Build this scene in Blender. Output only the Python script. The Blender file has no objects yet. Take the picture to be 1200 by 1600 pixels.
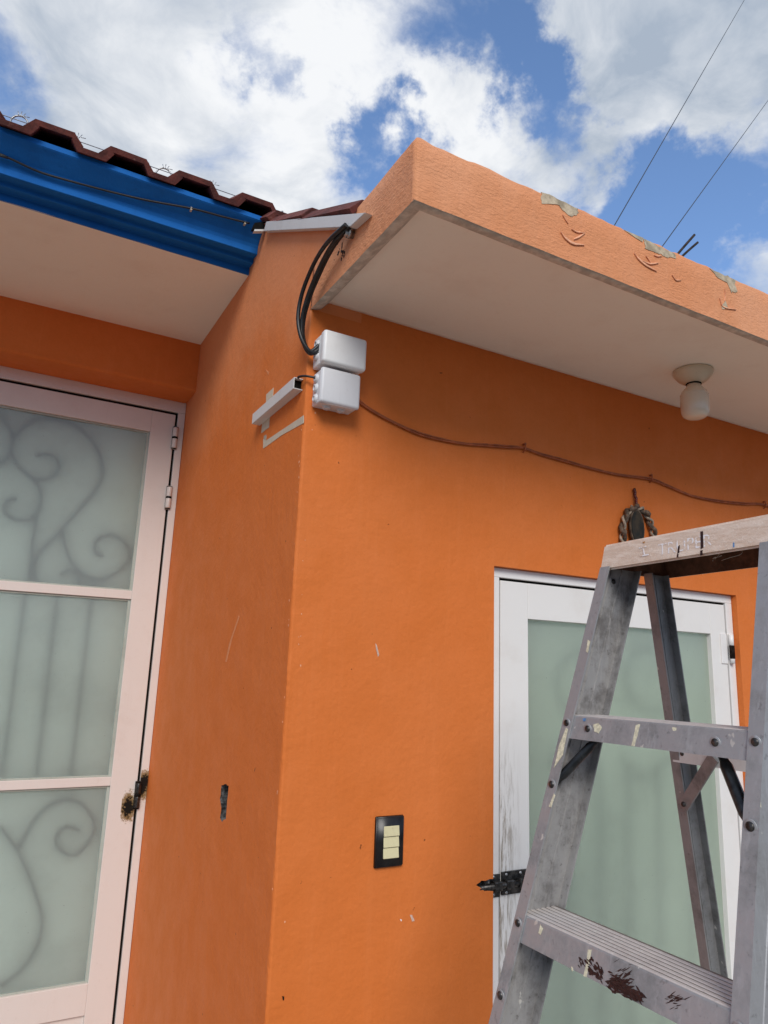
import bpy, bmesh, math, random
from mathutils import Vector, Matrix, noise

# ------------------------------------------------------------------ camera
scene = bpy.context.scene
COL = scene.collection
FPX = 1098.74                                  # focal length in pixels of the 1200 x 1600 photograph
CAM = Vector((-0.62689, -1.60731, 1.70))
RT = Vector((0.87502233, -0.48270545, 0.03648785))
UP = Vector((-0.1339206, -0.16895132, 0.97648386))
FW = Vector((0.46518941, 0.85933166, 0.21248038))
cam_data = bpy.data.cameras.new("camera")
cam = bpy.data.objects.new("camera", cam_data)
COL.objects.link(cam)
cam.matrix_world = Matrix((
    (RT.x, UP.x, -FW.x, CAM.x), (RT.y, UP.y, -FW.y, CAM.y), (RT.z, UP.z, -FW.z, CAM.z), (0, 0, 0, 1)))
cam_data.sensor_fit = 'VERTICAL'
cam_data.sensor_height = 36.0
cam_data.lens = FPX / 1600 * 36.0
cam_data.clip_start = 0.02
cam_data.clip_end = 2000
scene.camera = cam

def ray(px, py):
    return (px - 600) / FPX * RT - (py - 800) / FPX * UP + FW
def onX(px, py, v): d = ray(px, py); return CAM + d * ((v - CAM.x) / d.x)
def onY(px, py, v): d = ray(px, py); return CAM + d * ((v - CAM.y) / d.y)
def onZ(px, py, v): d = ray(px, py); return CAM + d * ((v - CAM.z) / d.z)

# ------------------------------------------------------------------ sky, sun, exposure
SUN_FROM = Vector((-0.36, -0.78, 0.60)).normalized()
world = bpy.data.worlds.new("World")
scene.world = world
world.use_nodes = True
wt = world.node_tree
wt.nodes.clear()
def wn(t, **k):
    n = wt.nodes.new(t)
    for a, b in k.items(): setattr(n, a, b)
    return n
def wl(a, b): wt.links.new(a, b)
def wmath(op, a, b=None, c=None, clamp=False):
    n = wn('ShaderNodeMath', operation=op, use_clamp=clamp)
    for i, v in enumerate((a, b, c)):
        if v is None: continue
        if isinstance(v, (int, float)): n.inputs[i].default_value = v
        else: wl(v, n.inputs[i])
    return n.outputs[0]
sky = wn('ShaderNodeTexSky', sky_type='NISHITA', sun_disc=False)
sky.sun_elevation = math.asin(SUN_FROM.z)
sky.sun_rotation = math.atan2(SUN_FROM.x, SUN_FROM.y)
sky.altitude = 1200; sky.air_density = 1.0; sky.dust_density = 0.6; sky.ozone_density = 2.0
tc = wn('ShaderNodeTexCoord')
sep = wn('ShaderNodeSeparateXYZ'); wl(tc.outputs['Generated'], sep.inputs[0])
den = wmath('ADD', wmath('MAXIMUM', sep.outputs[2], 0.02), 0.22)
cmb = wn('ShaderNodeCombineXYZ')
wl(wmath('DIVIDE', sep.outputs[0], den), cmb.inputs[0])
wl(wmath('DIVIDE', sep.outputs[1], den), cmb.inputs[1])
def wnoise(scale, detail, rough, vec, dist=0.0):
    n = wn('ShaderNodeTexNoise'); n.inputs['Scale'].default_value = scale
    n.inputs['Detail'].default_value = detail; n.inputs['Roughness'].default_value = rough
    n.inputs['Distortion'].default_value = dist
    wl(vec, n.inputs['Vector']); return n
warp = wnoise(2.2, 3, .5, cmb.outputs[0])
wv = wn('ShaderNodeVectorMath', operation='MULTIPLY_ADD')
wl(warp.outputs['Color'], wv.inputs[0]); wv.inputs[1].default_value = (.28, .28, .28); wl(cmb.outputs[0], wv.inputs[2])
nA = wnoise(2.6, 9, .60, wv.outputs[0], .1)
nB = wnoise(7.5, 8, .62, wv.outputs[0], .2)
dens = wmath('ADD', wmath('MULTIPLY', nA.outputs['Fac'], .62), wmath('MULTIPLY', nB.outputs['Fac'], .38))
wob = wnoise(9, 6, .62, tc.outputs['Generated'])
ctr = wn('ShaderNodeVectorMath', operation='SUBTRACT'); wl(wob.outputs['Color'], ctr.inputs[0]); ctr.inputs[1].default_value = (.5, .5, .5)
pad = wn('ShaderNodeVectorMath', operation='MULTIPLY_ADD'); wl(ctr.outputs[0], pad.inputs[0]); pad.inputs[1].default_value = (.26, .26, .26); wl(tc.outputs['Generated'], pad.inputs[2])
pert = wn('ShaderNodeVectorMath', operation='NORMALIZE'); wl(pad.outputs[0], pert.inputs[0])
# broad openings (negative) and thick banks (positive) in the cloud deck, as directions
for px, py, r_deg, amt in ((800, 85, 3.9, -.27), (855, 105, 2.4, -.14), (690, 50, 2.8, -.11), (560, 15, 2.6, -.05), (890, 200, 2.2, -.12), (590, 195, 3.8, -.30), (612, 150, 2.5, -.16), (565, 262, 2.6, -.16), (432, 125, 2.6, -.28), (400, 25, 2.4, -.14),
                           (1030, 330, 7.5, -.26), (1130, 320, 6, -.20), (890, 215, 2.6, -.14), (15, 110, 3, -.14), (760, 140, 2.2, -.10),
                           (300, 200, 13, .16), (120, 60, 9, .12), (500, 60, 5, .12), (520, 190, 4, .14), (1050, 110, 8, .19), (940, 60, 5, .16), (1160, 170, 6, .20), (690, 160, 4, .22), (780, 220, 4.5, .22), (1190, 420, 4.5, .24),
                           (900, 290, 3, .14), (960, 210, 3.5, .14), (630, 110, 2.6, .12), (1165, 10, 6, .12)):
    d = ray(px, py).normalized()
    dp = wn('ShaderNodeVectorMath', operation='DOT_PRODUCT'); wl(pert.outputs[0], dp.inputs[0]); dp.inputs[1].default_value = d
    # gaussian in angle: exp((cos-1)/s2)
    s2 = math.radians(r_deg) ** 2 * .5
    g = wmath('EXPONENT', wmath('DIVIDE', wmath('SUBTRACT', dp.outputs['Value'], 1.0), s2))
    dens = wmath('MULTIPLY_ADD', g, amt, dens)
mr = wn('ShaderNodeMapRange', interpolation_type='SMOOTHSTEP'); wl(dens, mr.inputs[0])
mr.inputs[1].default_value = .38; mr.inputs[2].default_value = .66
nC = wnoise(3.4, 7, .58, wv.outputs[0], .3)
shade = wn('ShaderNodeMapRange'); wl(wmath('ADD', wmath('MULTIPLY', nC.outputs['Fac'], 1.25), wmath('MULTIPLY', wmath('MINIMUM', dens, .62), -.20)), shade.inputs[0])
shade.inputs[1].default_value = .31; shade.inputs[2].default_value = .64; shade.inputs[3].default_value = 0; shade.inputs[4].default_value = 1
ccol = wn('ShaderNodeMix', data_type='RGBA'); wl(shade.outputs[0], ccol.inputs[0])
ccol.inputs[6].default_value = (5.0, 5.9, 7.2, 1); ccol.inputs[7].default_value = (11.5, 11.7, 12.0, 1)
tint = wn('ShaderNodeMix', data_type='RGBA', blend_type='MULTIPLY'); tint.inputs[0].default_value = 1
wl(sky.outputs[0], tint.inputs[6]); tint.inputs[7].default_value = (2.55, 2.75, 2.95, 1)
clampc = wn('ShaderNodeMix', data_type='RGBA', blend_type='DARKEN'); clampc.inputs[0].default_value = 1; wl(tint.outputs[2], clampc.inputs[6]); clampc.inputs[7].default_value = (3.6, 5.6, 9.2, 1)
smix = wn('ShaderNodeMix', data_type='RGBA'); wl(mr.outputs[0], smix.inputs[0]); wl(clampc.outputs[2], smix.inputs[6]); wl(ccol.outputs[2], smix.inputs[7])
bg = wn('ShaderNodeBackground'); bg.inputs['Strength'].default_value = 0.075; wl(smix.outputs[2], bg.inputs['Color'])
wo = wn('ShaderNodeOutputWorld'); wl(bg.outputs[0], wo.inputs[0])

sun_data = bpy.data.lights.new("sun", 'SUN')
sun_data.energy = 2.3
sun_data.angle = math.radians(28)
sun_data.color = (1.0, .95, .88)
sun = bpy.data.objects.new("sun", sun_data)
COL.objects.link(sun)
sun.rotation_euler = SUN_FROM.to_track_quat('Z', 'Y').to_euler()
vs = scene.view_settings
vs.view_transform = 'Standard'; vs.look = 'None'; vs.exposure = 0.10; vs.gamma = 1.0; vs.use_curve_mapping = False
scene.cycles.use_denoising = True
scene.cycles.max_bounces = 10
scene.cycles.diffuse_bounces = 6

# ------------------------------------------------------------------ materials
class NT:
    def __init__(s, name):
        s.m = bpy.data.materials.new(name); s.m.use_nodes = True
        s.t = s.m.node_tree; s.t.nodes.clear()
        s.out = s.n('ShaderNodeOutputMaterial')
        s.geo = s.n('ShaderNodeNewGeometry').outputs['Position']
        s.p = s.n('ShaderNodeBsdfPrincipled'); s.l(s.p.outputs[0], s.out.inputs[0])
        s.bumps = None
    def n(s, t, **k):
        n = s.t.nodes.new(t)
        for a, b in k.items(): setattr(n, a, b)
        return n
    def l(s, a, b): s.t.links.new(a, b)
    def val(s, sock, v):
        if isinstance(v, (int, float, tuple)): sock.default_value = v
        else: s.l(v, sock)
    def math(s, op, a, b=None, c=None, clamp=False):
        n = s.n('ShaderNodeMath', operation=op, use_clamp=clamp)
        for i, v in enumerate((a, b, c)):
            if v is not None: s.val(n.inputs[i], v)
        return n.outputs[0]
    def scaled(s, v=(1, 1, 1), loc=(0, 0, 0), rot=(0, 0, 0)):
        n = s.n('ShaderNodeMapping'); s.l(s.geo, n.inputs[0])
        n.inputs['Scale'].default_value = v; n.inputs['Location'].default_value = loc; n.inputs['Rotation'].default_value = rot
        return n.outputs[0]
    def noise(s, scale, detail=4, rough=.55, vec=None, dist=0.0):
        n = s.n('ShaderNodeTexNoise'); n.inputs['Scale'].default_value = scale; n.inputs['Detail'].default_value = detail
        n.inputs['Roughness'].default_value = rough; n.inputs['Distortion'].default_value = dist
        s.l(vec if vec is not None else s.geo, n.inputs['Vector']); return n.outputs['Fac']
    def ramp(s, v, a, b, lo=0.0, hi=1.0, smooth=True):
        n = s.n('ShaderNodeMapRange', interpolation_type='SMOOTHSTEP' if smooth else 'LINEAR')
        s.val(n.inputs[0], v)
        for i, x in enumerate((a, b, lo, hi)): n.inputs[i + 1].default_value = x
        return n.outputs[0]
    def mix(s, f, a, b, blend='MIX'):
        n = s.n('ShaderNodeMix', data_type='RGBA', blend_type=blend)
        s.val(n.inputs[0], f)
        for i, x in ((6, a), (7, b)):
            if isinstance(x, tuple): n.inputs[i].default_value = (*x[:3], 1)
            else: s.l(x, n.inputs[i])
        return n.outputs[2]
    def bump(s, h, strength, dist):
        n = s.n('ShaderNodeBump'); n.inputs['Strength'].default_value = strength; n.inputs['Distance'].default_value = dist
        s.l(h, n.inputs['Height'])
        if s.bumps is not None: s.l(s.bumps, n.inputs['Normal'])
        s.bumps = n.outputs[0]; s.l(s.bumps, s.p.inputs['Normal'])
    def fin(s, col, rough=.6, metal=0.0, spec=.5):
        s.val(s.p.inputs['Base Color'], (*col, 1) if isinstance(col, tuple) else col)
        s.val(s.p.inputs['Roughness'], rough); s.val(s.p.inputs['Metallic'], metal)
        s.p.inputs['Specular IOR Level'].default_value = spec
        return s.m

def mul(c, k): return tuple(x * k for x in c)

def mat_wall(name, base, faded, bump=1.0, fade_amt=.25, wave=False, top_tint=None):
    s = NT(name)
    big = s.noise(1.7, 5, .6); mid = s.noise(9, 6, .62); fine = s.noise(120, 3, .6)
    streak = s.noise(1, 4, .6, s.scaled((34, 34, 1.6)))
    c = s.mix(s.ramp(big, .38, .66, 0, fade_amt), base, faded)
    c = s.mix(s.ramp(mid, .35, .70, 0, .22), c, mul(base, .80))
    c = s.mix(s.ramp(streak, .50, .75, 0, .16), c, mul(faded, 1.05))
    c = s.mix(s.ramp(fine, .40, .70, 0, .10), c, mul(base, .7))
    if top_tint:                                          # paint turns paler and peachier with height
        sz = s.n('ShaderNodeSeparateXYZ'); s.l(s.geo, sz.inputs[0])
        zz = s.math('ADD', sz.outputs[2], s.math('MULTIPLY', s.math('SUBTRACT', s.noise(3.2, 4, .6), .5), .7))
        c = s.mix(s.ramp(zz, 2.35, 2.95, 0, .85), c, top_tint)
    speck = s.noise(46, 2, .5, s.scaled((1, 1, 1), (3.1, 7.7, 1.3)))
    c = s.mix(s.ramp(speck, .765, .79), c, mul(base, .35))
    s.bump(s.noise(7, 4, .6), .25 * bump, .02)
    s.bump(s.noise(55, 5, .62), .30 * bump, .006)
    s.bump(s.noise(260, 3, .6), .22 * bump, .0015)
    if wave:
        s.bump(s.noise(1, 4, .6, s.scaled((62, 70, 190), rot=(0, .2, 0)), .5), .55, .006)
    return s.fin(c, s.ramp(mid, .3, .7, .62, .82), 0, .3)

def mat_paint(name, base, dirt, rough=.45, dirt_amt=.3, bump=.15, lowdirt=None):
    s = NT(name)
    c = s.mix(s.ramp(s.noise(6, 6, .65), .48, .75, 0, dirt_amt), base, dirt)
    c = s.mix(s.ramp(s.noise(70, 4, .6), .58, .78, 0, dirt_amt * .7), c, dirt)
    c = s.mix(s.ramp(s.noise(1, 3, .6, s.scaled((60, 60, 3))), .56, .8, 0, dirt_amt * .6), c, dirt)
    s.bump(s.noise(90, 4, .6), bump, .002)
    s.bump(s.noise(8, 3, .5), bump, .01)
    return s.fin(c, rough)

def mat_plain(name, col, rough=.5, metal=0.0, var=.12, scale=60, bump=.1, spec=.5):
    s = NT(name)
    c = s.mix(s.ramp(s.noise(scale, 5, .6), .35, .7), mul(col, 1 - var), mul(col, 1 + var))
    if bump: s.bump(s.noise(scale * 2.2, 4, .6), bump, .002)
    return s.fin(c, rough, metal, spec)

ORANGE = (.67, .170, .030)
FADED = (.72, .225, .068)
M = {}
M['wall'] = mat_wall('orange_plaster', ORANGE, FADED)
M['wall_side'] = mat_wall('peach_topped_plaster', ORANGE, FADED, top_tint=(.74, .285, .125))
M['slab'] = mat_wall('weathered_peach_plaster', (.72, .285, .125), (.76, .36, .19), 1.3, .7, True)
M['soffit'] = mat_paint('soffit_paint', (.89, .83, .71), (.78, .68, .56), .85, .35, .3)
M['concrete'] = mat_plain('bare_concrete', (.40, .355, .29), .9, 0, .25, 40, .5, .2)
M['flake'] = mat_plain('lifted_paint', (.78, .40, .24), .8, 0, .15, 90, .2, .2)
M['lip'] = mat_plain('unpainted_drip_edge', (.56, .50, .42), .9, 0, .2, 40, .4, .2)
M['chip'] = mat_plain('chipped_undercoat', (.60, .42, .34), .8, 0, .2, 90, .3, .2)
M['patch'] = mat_plain('bare_render', (.47, .385, .275), .95, 0, .3, 45, .6, .1)
M['slot'] = mat_plain('broken_render', (.10, .10, .10), .95, 0, .8, 70, .8, .1)
M['bounce_ground'] = mat_plain('patio_concrete', (.36, .335, .295), .9, 0, .2, 6, .3, .2)
M['ground'] = mat_plain('dark_far_ground', (.05, .05, .05), .9, 0, .2, 6, .3, .2)
M['blue'] = mat_paint('blue_cornice_paint', (.007, .128, .44), (.006, .075, .27), .75, .4, .4)
next(n for n in M['blue'].node_tree.nodes if n.type == 'BSDF_PRINCIPLED').inputs['Specular IOR Level'].default_value = .2
s = NT('clay_tile')
oi = s.n('ShaderNodeObjectInfo')
c = s.mix(oi.outputs['Random'], (.105, .030, .026), (.19, .055, .042))
c = s.mix(s.ramp(s.noise(26, 6, .65), .40, .68, 0, .75), c, (.055, .022, .020))
c = s.mix(s.ramp(s.noise(60, 4, .6), .60, .74, 0, .5), c, (.26, .13, .10))
s.bump(s.noise(55, 5, .65), .6, .004)
M['tile'] = s.fin(c, .8, 0, .25)
M['door_white'] = mat_paint('door_white_paint', (.78, .76, .74), (.50, .42, .34), .38, .16, .08)
M['door_pink'] = mat_paint('door_cream_paint', (.71, .645, .60), (.52, .40, .34), .40, .22, .10)
M['bead_putty'] = mat_paint('old_putty', (.40, .44, .39), (.20, .20, .16), .7, .5, .3)
M['iron'] = mat_plain('grille_iron', (.20, .22, .21), .6, .2)
M['pale_backing'] = mat_plain('pale_backing_sheet', (.88, .89, .84), .9, 0, .06, 8, 0)
M['black'] = mat_plain('black_rubber', (.012, .012, .013), .42, 0, .3, 50, .05)
M['dark'] = mat_plain('dark_void', (.01, .009, .008), .95, 0, .2, 50, 0, .1)
M['pvc'] = mat_paint('white_plastic', (.79, .79, .78), (.48, .43, .38), .38, .22, .05)
M['pvc2'] = mat_paint('grey_white_plastic', (.64, .64, .655), (.40, .36, .34), .42, .35, .08)
M['raceway'] = mat_paint('raceway_white', (.66, .65, .63), (.45, .42, .38), .5, .35, .08)
M['bare'] = mat_paint('bare_primer', (.58, .50, .38), (.36, .28, .20), .85, .5, .4)
M['cream_btn'] = mat_paint('cream_switch', (.66, .60, .36), (.35, .28, .16), .4, .5, .05)
M['blk_plastic'] = mat_plain('black_plate', (.006, .006, .007), .35, 0, .3, 60, .04)
M['porcelain'] = mat_paint('porcelain', (.68, .58, .43), (.44, .35, .25), .28, .25, .05)
M['milk'] = mat_paint('milky_glass', (.74, .63, .49), (.60, .50, .38), .18, .12, .02)
M['steel'] = mat_plain('galvanised_steel', (.42, .42, .42), .35, .85, .25, 80, .1)
M['rust'] = mat_plain('rusty_steel', (.035, .022, .018), .8, .3, .5, 60, .5)
M['bolt_dark'] = mat_plain('dark_bolt', (.075, .07, .066), .34, .8, .5, 90, .3)
M['wire_brown'] = mat_plain('painted_wire', (.34, .085, .025), .6, 0, .25, 40, .1)
M['wicker'] = mat_plain('wicker', (.13, .085, .055), .7, 0, .6, 70, .6)
M['wicker_l'] = mat_plain('wicker_pale', (.34, .27, .20), .7, 0, .4, 70, .5)
M['bead'] = mat_plain('red_bead', (.12, .02, .015), .25, 0, .3, 80, 0)
M['soot'] = mat_plain('soot', (.014, .010, .008), .9, 0, .5, 120, .4, .1)
M['soot_lt'] = mat_plain('scorched_paint', (.34, .24, .13), .7, 0, .3, 90, .2, .2)
M['pl_wire'] = mat_plain('line_wire', (.03, .035, .045), .6, .2)
M['brownpaint'] = mat_plain('brown_paint', (.030, .010, .008), .4, 0, .4, 200, .3)
M['creampaint'] = mat_plain('cream_paint', (.66, .62, .45), .5, 0, .2, 200, .3)
M['whitepaint'] = mat_plain('white_paint_print', (.80, .74, .72), .6, 0, .1, 200, .1)
M['orangepaint'] = mat_plain('orange_paint_drop', (.50, .22, .05), .5, 0, .2, 200, .2)
M['bluepaint'] = mat_plain('blue_paint_drop', (.10, .25, .50), .5, 0, .2, 200, .2)
M['greenpaint'] = mat_plain('green_paint_drop', (.10, .45, .34), .5, 0, .2, 200, .2)

def mat_alu(name, base, grime, gamt, metal=.55):
    s = NT(name)
    g1 = s.noise(14, 6, .68); sc = s.noise(1, 5, .65, s.scaled((120, 120, 9)))
    c = s.mix(s.ramp(g1, .42, .72, 0, gamt), base, grime)
    c = s.mix(s.ramp(sc, .52, .72, 0, .35), c, mul(base, 1.35))
    c = s.mix(s.ramp(s.noise(95, 4, .6), .60, .72, 0, .7 * gamt), c, grime)
    sp = s.noise(42, 3, .55, s.scaled((1, 1, .7), (5, 2, 9)))
    c = s.mix(s.ramp(sp, .68, .71, 0, .85), c, (.62, .60, .55))
    s.bump(g1, .15, .004); s.bump(s.noise(150, 4, .6), .18, .0012)
    met = s.ramp(g1, .42, .72, metal, metal * .4)
    return s.fin(c, s.ramp(g1, .3, .75, .36, .62), met)
M['alu'] = mat_alu('worn_aluminium', (.37, .37, .375), (.15, .145, .14), .7, .40)
M['alu_w'] = mat_alu('stained_aluminium', (.37, .36, .35), (.11, .10, .095), .9, .30)
M['alu_d'] = mat_alu('grimy_aluminium', (.25, .25, .25), (.09, .085, .08), .8, .15)
M['alu_tread'] = mat_alu('dusty_tread', (.58, .53, .50), (.30, .26, .24), .5, .15)
M['alu_groove'] = mat_alu('dirty_groove', (.16, .135, .12), (.06, .05, .045), .6, .1)
M['steel_black'] = mat_plain('black_brace', (.022, .025, .027), .35, .4, .5, 60, .15)

def mat_cap():
    s = NT('weathered_fibre_cap')
    gr = s.noise(1, 5, .6, s.scaled((70, 22, 110), rot=(.05, 0, .1)), .6)
    fib = s.noise(160, 5, .7, None, 1.5)
    c = s.mix(s.ramp(gr, .35, .7), (.66, .50, .39), (.80, .66, .55))
    c = s.mix(s.ramp(fib, .52, .7, 0, .55), c, (.88, .78, .69))
    c = s.mix(s.ramp(s.noise(22, 4, .6), .62, .75, 0, .5), c, (.42, .33, .20))
    s.bump(fib, .4, .002); s.bump(gr, .3, .002)
    return s.fin(c, .8, 0, .25)
M['cap'] = mat_cap()
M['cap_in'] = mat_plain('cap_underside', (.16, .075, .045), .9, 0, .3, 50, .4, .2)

def mat_glass(name, tint, trans=.82):
    s = NT(name)
    s.t.nodes.remove(s.p)
    c = s.mix(s.ramp(s.noise(5, 5, .6), .45, .75, 0, .35), tint, mul(tint, .78))
    c = s.mix(s.ramp(s.noise(130, 3, .6), .70, .76, 0, .5), c, mul(tint, .5))
    df = s.n('ShaderNodeBsdfDiffuse'); s.l(c, df.inputs[0])
    tr = s.n('ShaderNodeBsdfTranslucent'); s.l(c, tr.inputs[0])
    gl = s.n('ShaderNodeBsdfGlossy'); gl.inputs['Roughness'].default_value = .16; gl.inputs[0].default_value = (.9, .95, .95, 1)
    m1 = s.n('ShaderNodeMixShader'); m1.inputs[0].default_value = trans; s.l(df.outputs[0], m1.inputs[1]); s.l(tr.outputs[0], m1.inputs[2])
    fr = s.n('ShaderNodeFresnel'); fr.inputs[0].default_value = 1.6
    m2 = s.n('ShaderNodeMixShader'); s.l(fr.outputs[0], m2.inputs[0]); s.l(m1.outputs[0], m2.inputs[1]); s.l(gl.outputs[0], m2.inputs[2])
    s.l(m2.outputs[0], s.out.inputs[0])
    return s.m
M['frost'] = mat_glass('frosted_glass', (.83, .95, .92))
M['frost_r'] = mat_glass('frosted_green_glass', (.82, .91, .81))
s = NT('glass_back_face'); s.t.nodes.remove(s.p); tp = s.n('ShaderNodeBsdfTransparent'); s.l(tp.outputs[0], s.out.inputs[0]); M['clear'] = s.m

# ------------------------------------------------------------------ helpers
def tag(o, label=None, cat=None, group=None, kind=None):
    for k, v in (('label', label), ('category', cat), ('group', group), ('kind', kind)):
        if v: o[k] = v
    return o
def empty(name, loc=(0, 0, 0), parent=None):
    o = bpy.data.objects.new(name, None); COL.objects.link(o); o.location = loc
    o.empty_display_size = .1
    if parent: par(o, parent)
    return o
def wmat(o):
    m = o.matrix_basis.copy()
    while o.parent:
        m = o.parent.matrix_basis @ o.matrix_parent_inverse @ m; o = o.parent
    return m
def par(o, p):
    o.parent = p
    o.matrix_parent_inverse = wmat(p).inverted()
def obj(name, bm, mats, parent=None, smooth=False, recalc=True):
    """one mesh object; vertices are in world coordinates"""
    if recalc: bmesh.ops.recalc_face_normals(bm, faces=bm.faces)
    me = bpy.data.meshes.new(name)
    bm.to_mesh(me); bm.free()
    for m in (mats if isinstance(mats, (list, tuple)) else [mats]): me.materials.append(M[m])
    if smooth:
        for f in me.polygons: f.use_smooth = True
    o = bpy.data.objects.new(name, me); COL.objects.link(o)
    # put the origin at the object's own middle
    if len(me.vertices):
        cs = [v.co for v in me.vertices]
        c = Vector([(min(q[i] for q in cs) + max(q[i] for q in cs)) / 2 for i in range(3)])
        me.transform(Matrix.Translation(-c)); o.location = c
    if parent: par(o, parent)
    return o
def box(bm, x0, x1, y0, y1, z0, z1, bev=0.0, seg=2, mi=0):
    vs_ = [bm.verts.new((x, y, z)) for x in (x0, x1) for y in (y0, y1) for z in (z0, z1)]
    fs = [bm.faces.new([vs_[i] for i in f]) for f in ((0, 1, 3, 2), (4, 6, 7, 5), (0, 4, 5, 1), (2, 3, 7, 6), (0, 2, 6, 4), (1, 5, 7, 3))]
    for f in fs: f.material_index = mi
    if bev:
        es = {e for f in fs for e in f.edges}
        bmesh.ops.bevel(bm, geom=list(es), offset=bev, segments=seg, profile=.5, affect='EDGES')
    return fs
def nbox(*a, **k):
    bm = bmesh.new(); box(bm, *a, **k); return bm
def prism(bm, pts, d, mi=0):
    """closed polygon of 3-D points, extruded by the vector d"""
    d = Vector(d)
    a = [bm.verts.new(p) for p in pts]; b = [bm.verts.new(Vector(p) + d) for p in pts]
    fs = [bm.faces.new(a), bm.faces.new(b[::-1])]
    n = len(pts)
    for i in range(n): fs.append(bm.faces.new((a[i], b[i], b[(i + 1) % n], a[(i + 1) % n])))
    for f in fs: f.material_index = mi
    return fs
def smooth_path(pts, n=6):
    pts = [Vector(p) for p in pts]
    if len(pts) < 3: return pts
    P = [pts[0] * 2 - pts[1]] + pts + [pts[-1] * 2 - pts[-2]]
    out = []
    for i in range(1, len(P) - 2):
        for k in range(n):
            t = k / n
            a, b, c, d = P[i - 1], P[i], P[i + 1], P[i + 2]
            out.append(.5 * ((2 * b) + (c - a) * t + (2 * a - 5 * b + 4 * c - d) * t * t + (3 * b - a - 3 * c + d) * t ** 3))
    out.append(pts[-1]); return out
def tube(bm, path, r, seg=8, caps=True, mi=0):
    path = [Vector(p) for p in path]
    rs = r if isinstance(r, (list, tuple)) else [r] * len(path)
    up = None; rings = []
    for i, p in enumerate(path):
        t = (path[min(i + 1, len(path) - 1)] - path[max(i - 1, 0)]).normalized()
        if up is None:
            up = t.orthogonal().normalized()
        up = (up - t * up.dot(t)).normalized(); side = t.cross(up)
        rings.append([bm.verts.new(p + rs[i] * (math.cos(2 * math.pi * k / seg) * up + math.sin(2 * math.pi * k / seg) * side)) for k in range(seg)])
    for a, b in zip(rings, rings[1:]):
        for k in range(seg):
            f = bm.faces.new((a[k], a[(k + 1) % seg], b[(k + 1) % seg], b[k])); f.smooth = True; f.material_index = mi
    if caps:
        bm.faces.new(rings[0][::-1]).material_index = mi; bm.faces.new(rings[-1]).material_index = mi
def lathe(bm, origin, axis, prof, seg=28, mi=0):
    """prof: list of (radius, height along axis)"""
    axis = Vector(axis).normalized(); u = axis.orthogonal().normalized(); v = axis.cross(u); o = Vector(origin)
    rings = []
    for r, h in prof:
        if r < 1e-5: rings.append([bm.verts.new(o + axis * h)])
        else: rings.append([bm.verts.new(o + axis * h + r * (math.cos(2 * math.pi * k / seg) * u + math.sin(2 * math.pi * k / seg) * v)) for k in range(seg)])
    for a, b in zip(rings, rings[1:]):
        for k in range(seg):
            k2 = (k + 1) % seg
            if len(a) == 1 and len(b) == 1: continue
            q = (a[0], b[k2], b[k]) if len(a) == 1 else (a[k], a[k2], b[0]) if len(b) == 1 else (a[k], a[k2], b[k2], b[k])
            f = bm.faces.new(q); f.smooth = True; f.material_index = mi
def rnd_poly(pts, rng, amp, sub=4):
    """closed 3-D outline with roughened edges, for chips and stains"""
    out = []
    n = len(pts)
    for i in range(n):
        a, b = Vector(pts[i]), Vector(pts[(i + 1) % n])
        for k in range(sub):
            p = a.lerp(b, k / sub)
            out.append((p, k != 0))
    c = sum((p for p, _ in out), Vector()) / len(out)
    return [p + (p - c).normalized() * rng.uniform(-amp, amp) if j or True else p for p, j in out]
def copy_of(o, mw, parent):
    c = o.copy(); COL.objects.link(c); c.parent = None; c.matrix_parent_inverse = Matrix(); c.matrix_basis = mw
    if parent: par(c, parent)
    return c
def text_mesh(txt, size, extrude=.0003):
    cu = bpy.data.curves.new('lettering', 'FONT'); cu.body = txt; cu.size = size; cu.extrude = extrude; cu.resolution_u = 3
    to = bpy.data.objects.new('lettering', cu); COL.objects.link(to)
    dg = bpy.context.evaluated_depsgraph_get()
    me = bpy.data.meshes.new_from_object(to.evaluated_get(dg))
    bpy.data.objects.remove(to); bpy.data.curves.remove(cu)
    return me

# ------------------------------------------------------------------ ground
bm = bmesh.new()
vs4 = [bm.verts.new(p) for p in ((-400, -400, 0), (400, -400, 0), (400, 400, 0), (-400, 400, 0))]; bm.faces.new(vs4)
tag(obj('ground', bm, 'ground'), kind='structure')  # unseen far ground, kept dark to cut light on the upper walls
bm = bmesh.new(); box(bm, -7, 7, -3.4, 4.5, -.2, .004)
tag(obj('bounce_ground', bm, 'bounce_ground'), kind='structure')  # unseen pale strip added near the house to bounce light onto soffits

# ------------------------------------------------------------------ house : walls
house = empty('house', (0, 0, 0))
tag(house, 'orange plastered house with blue cornice, red clay roof tiles and two glazed doors', 'house')
TAN = .567                                              # roof pitch
def roofz(y): return 3.222 + TAN * (y - .62)            # level of the roof deck's underside line on the side wall
SLAB_B, SLAB_T, SLAB_Y = 2.617, 2.766, -.527
YD = 1.445                                              # glazed door in the recess
rng = random.Random(4)

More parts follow.
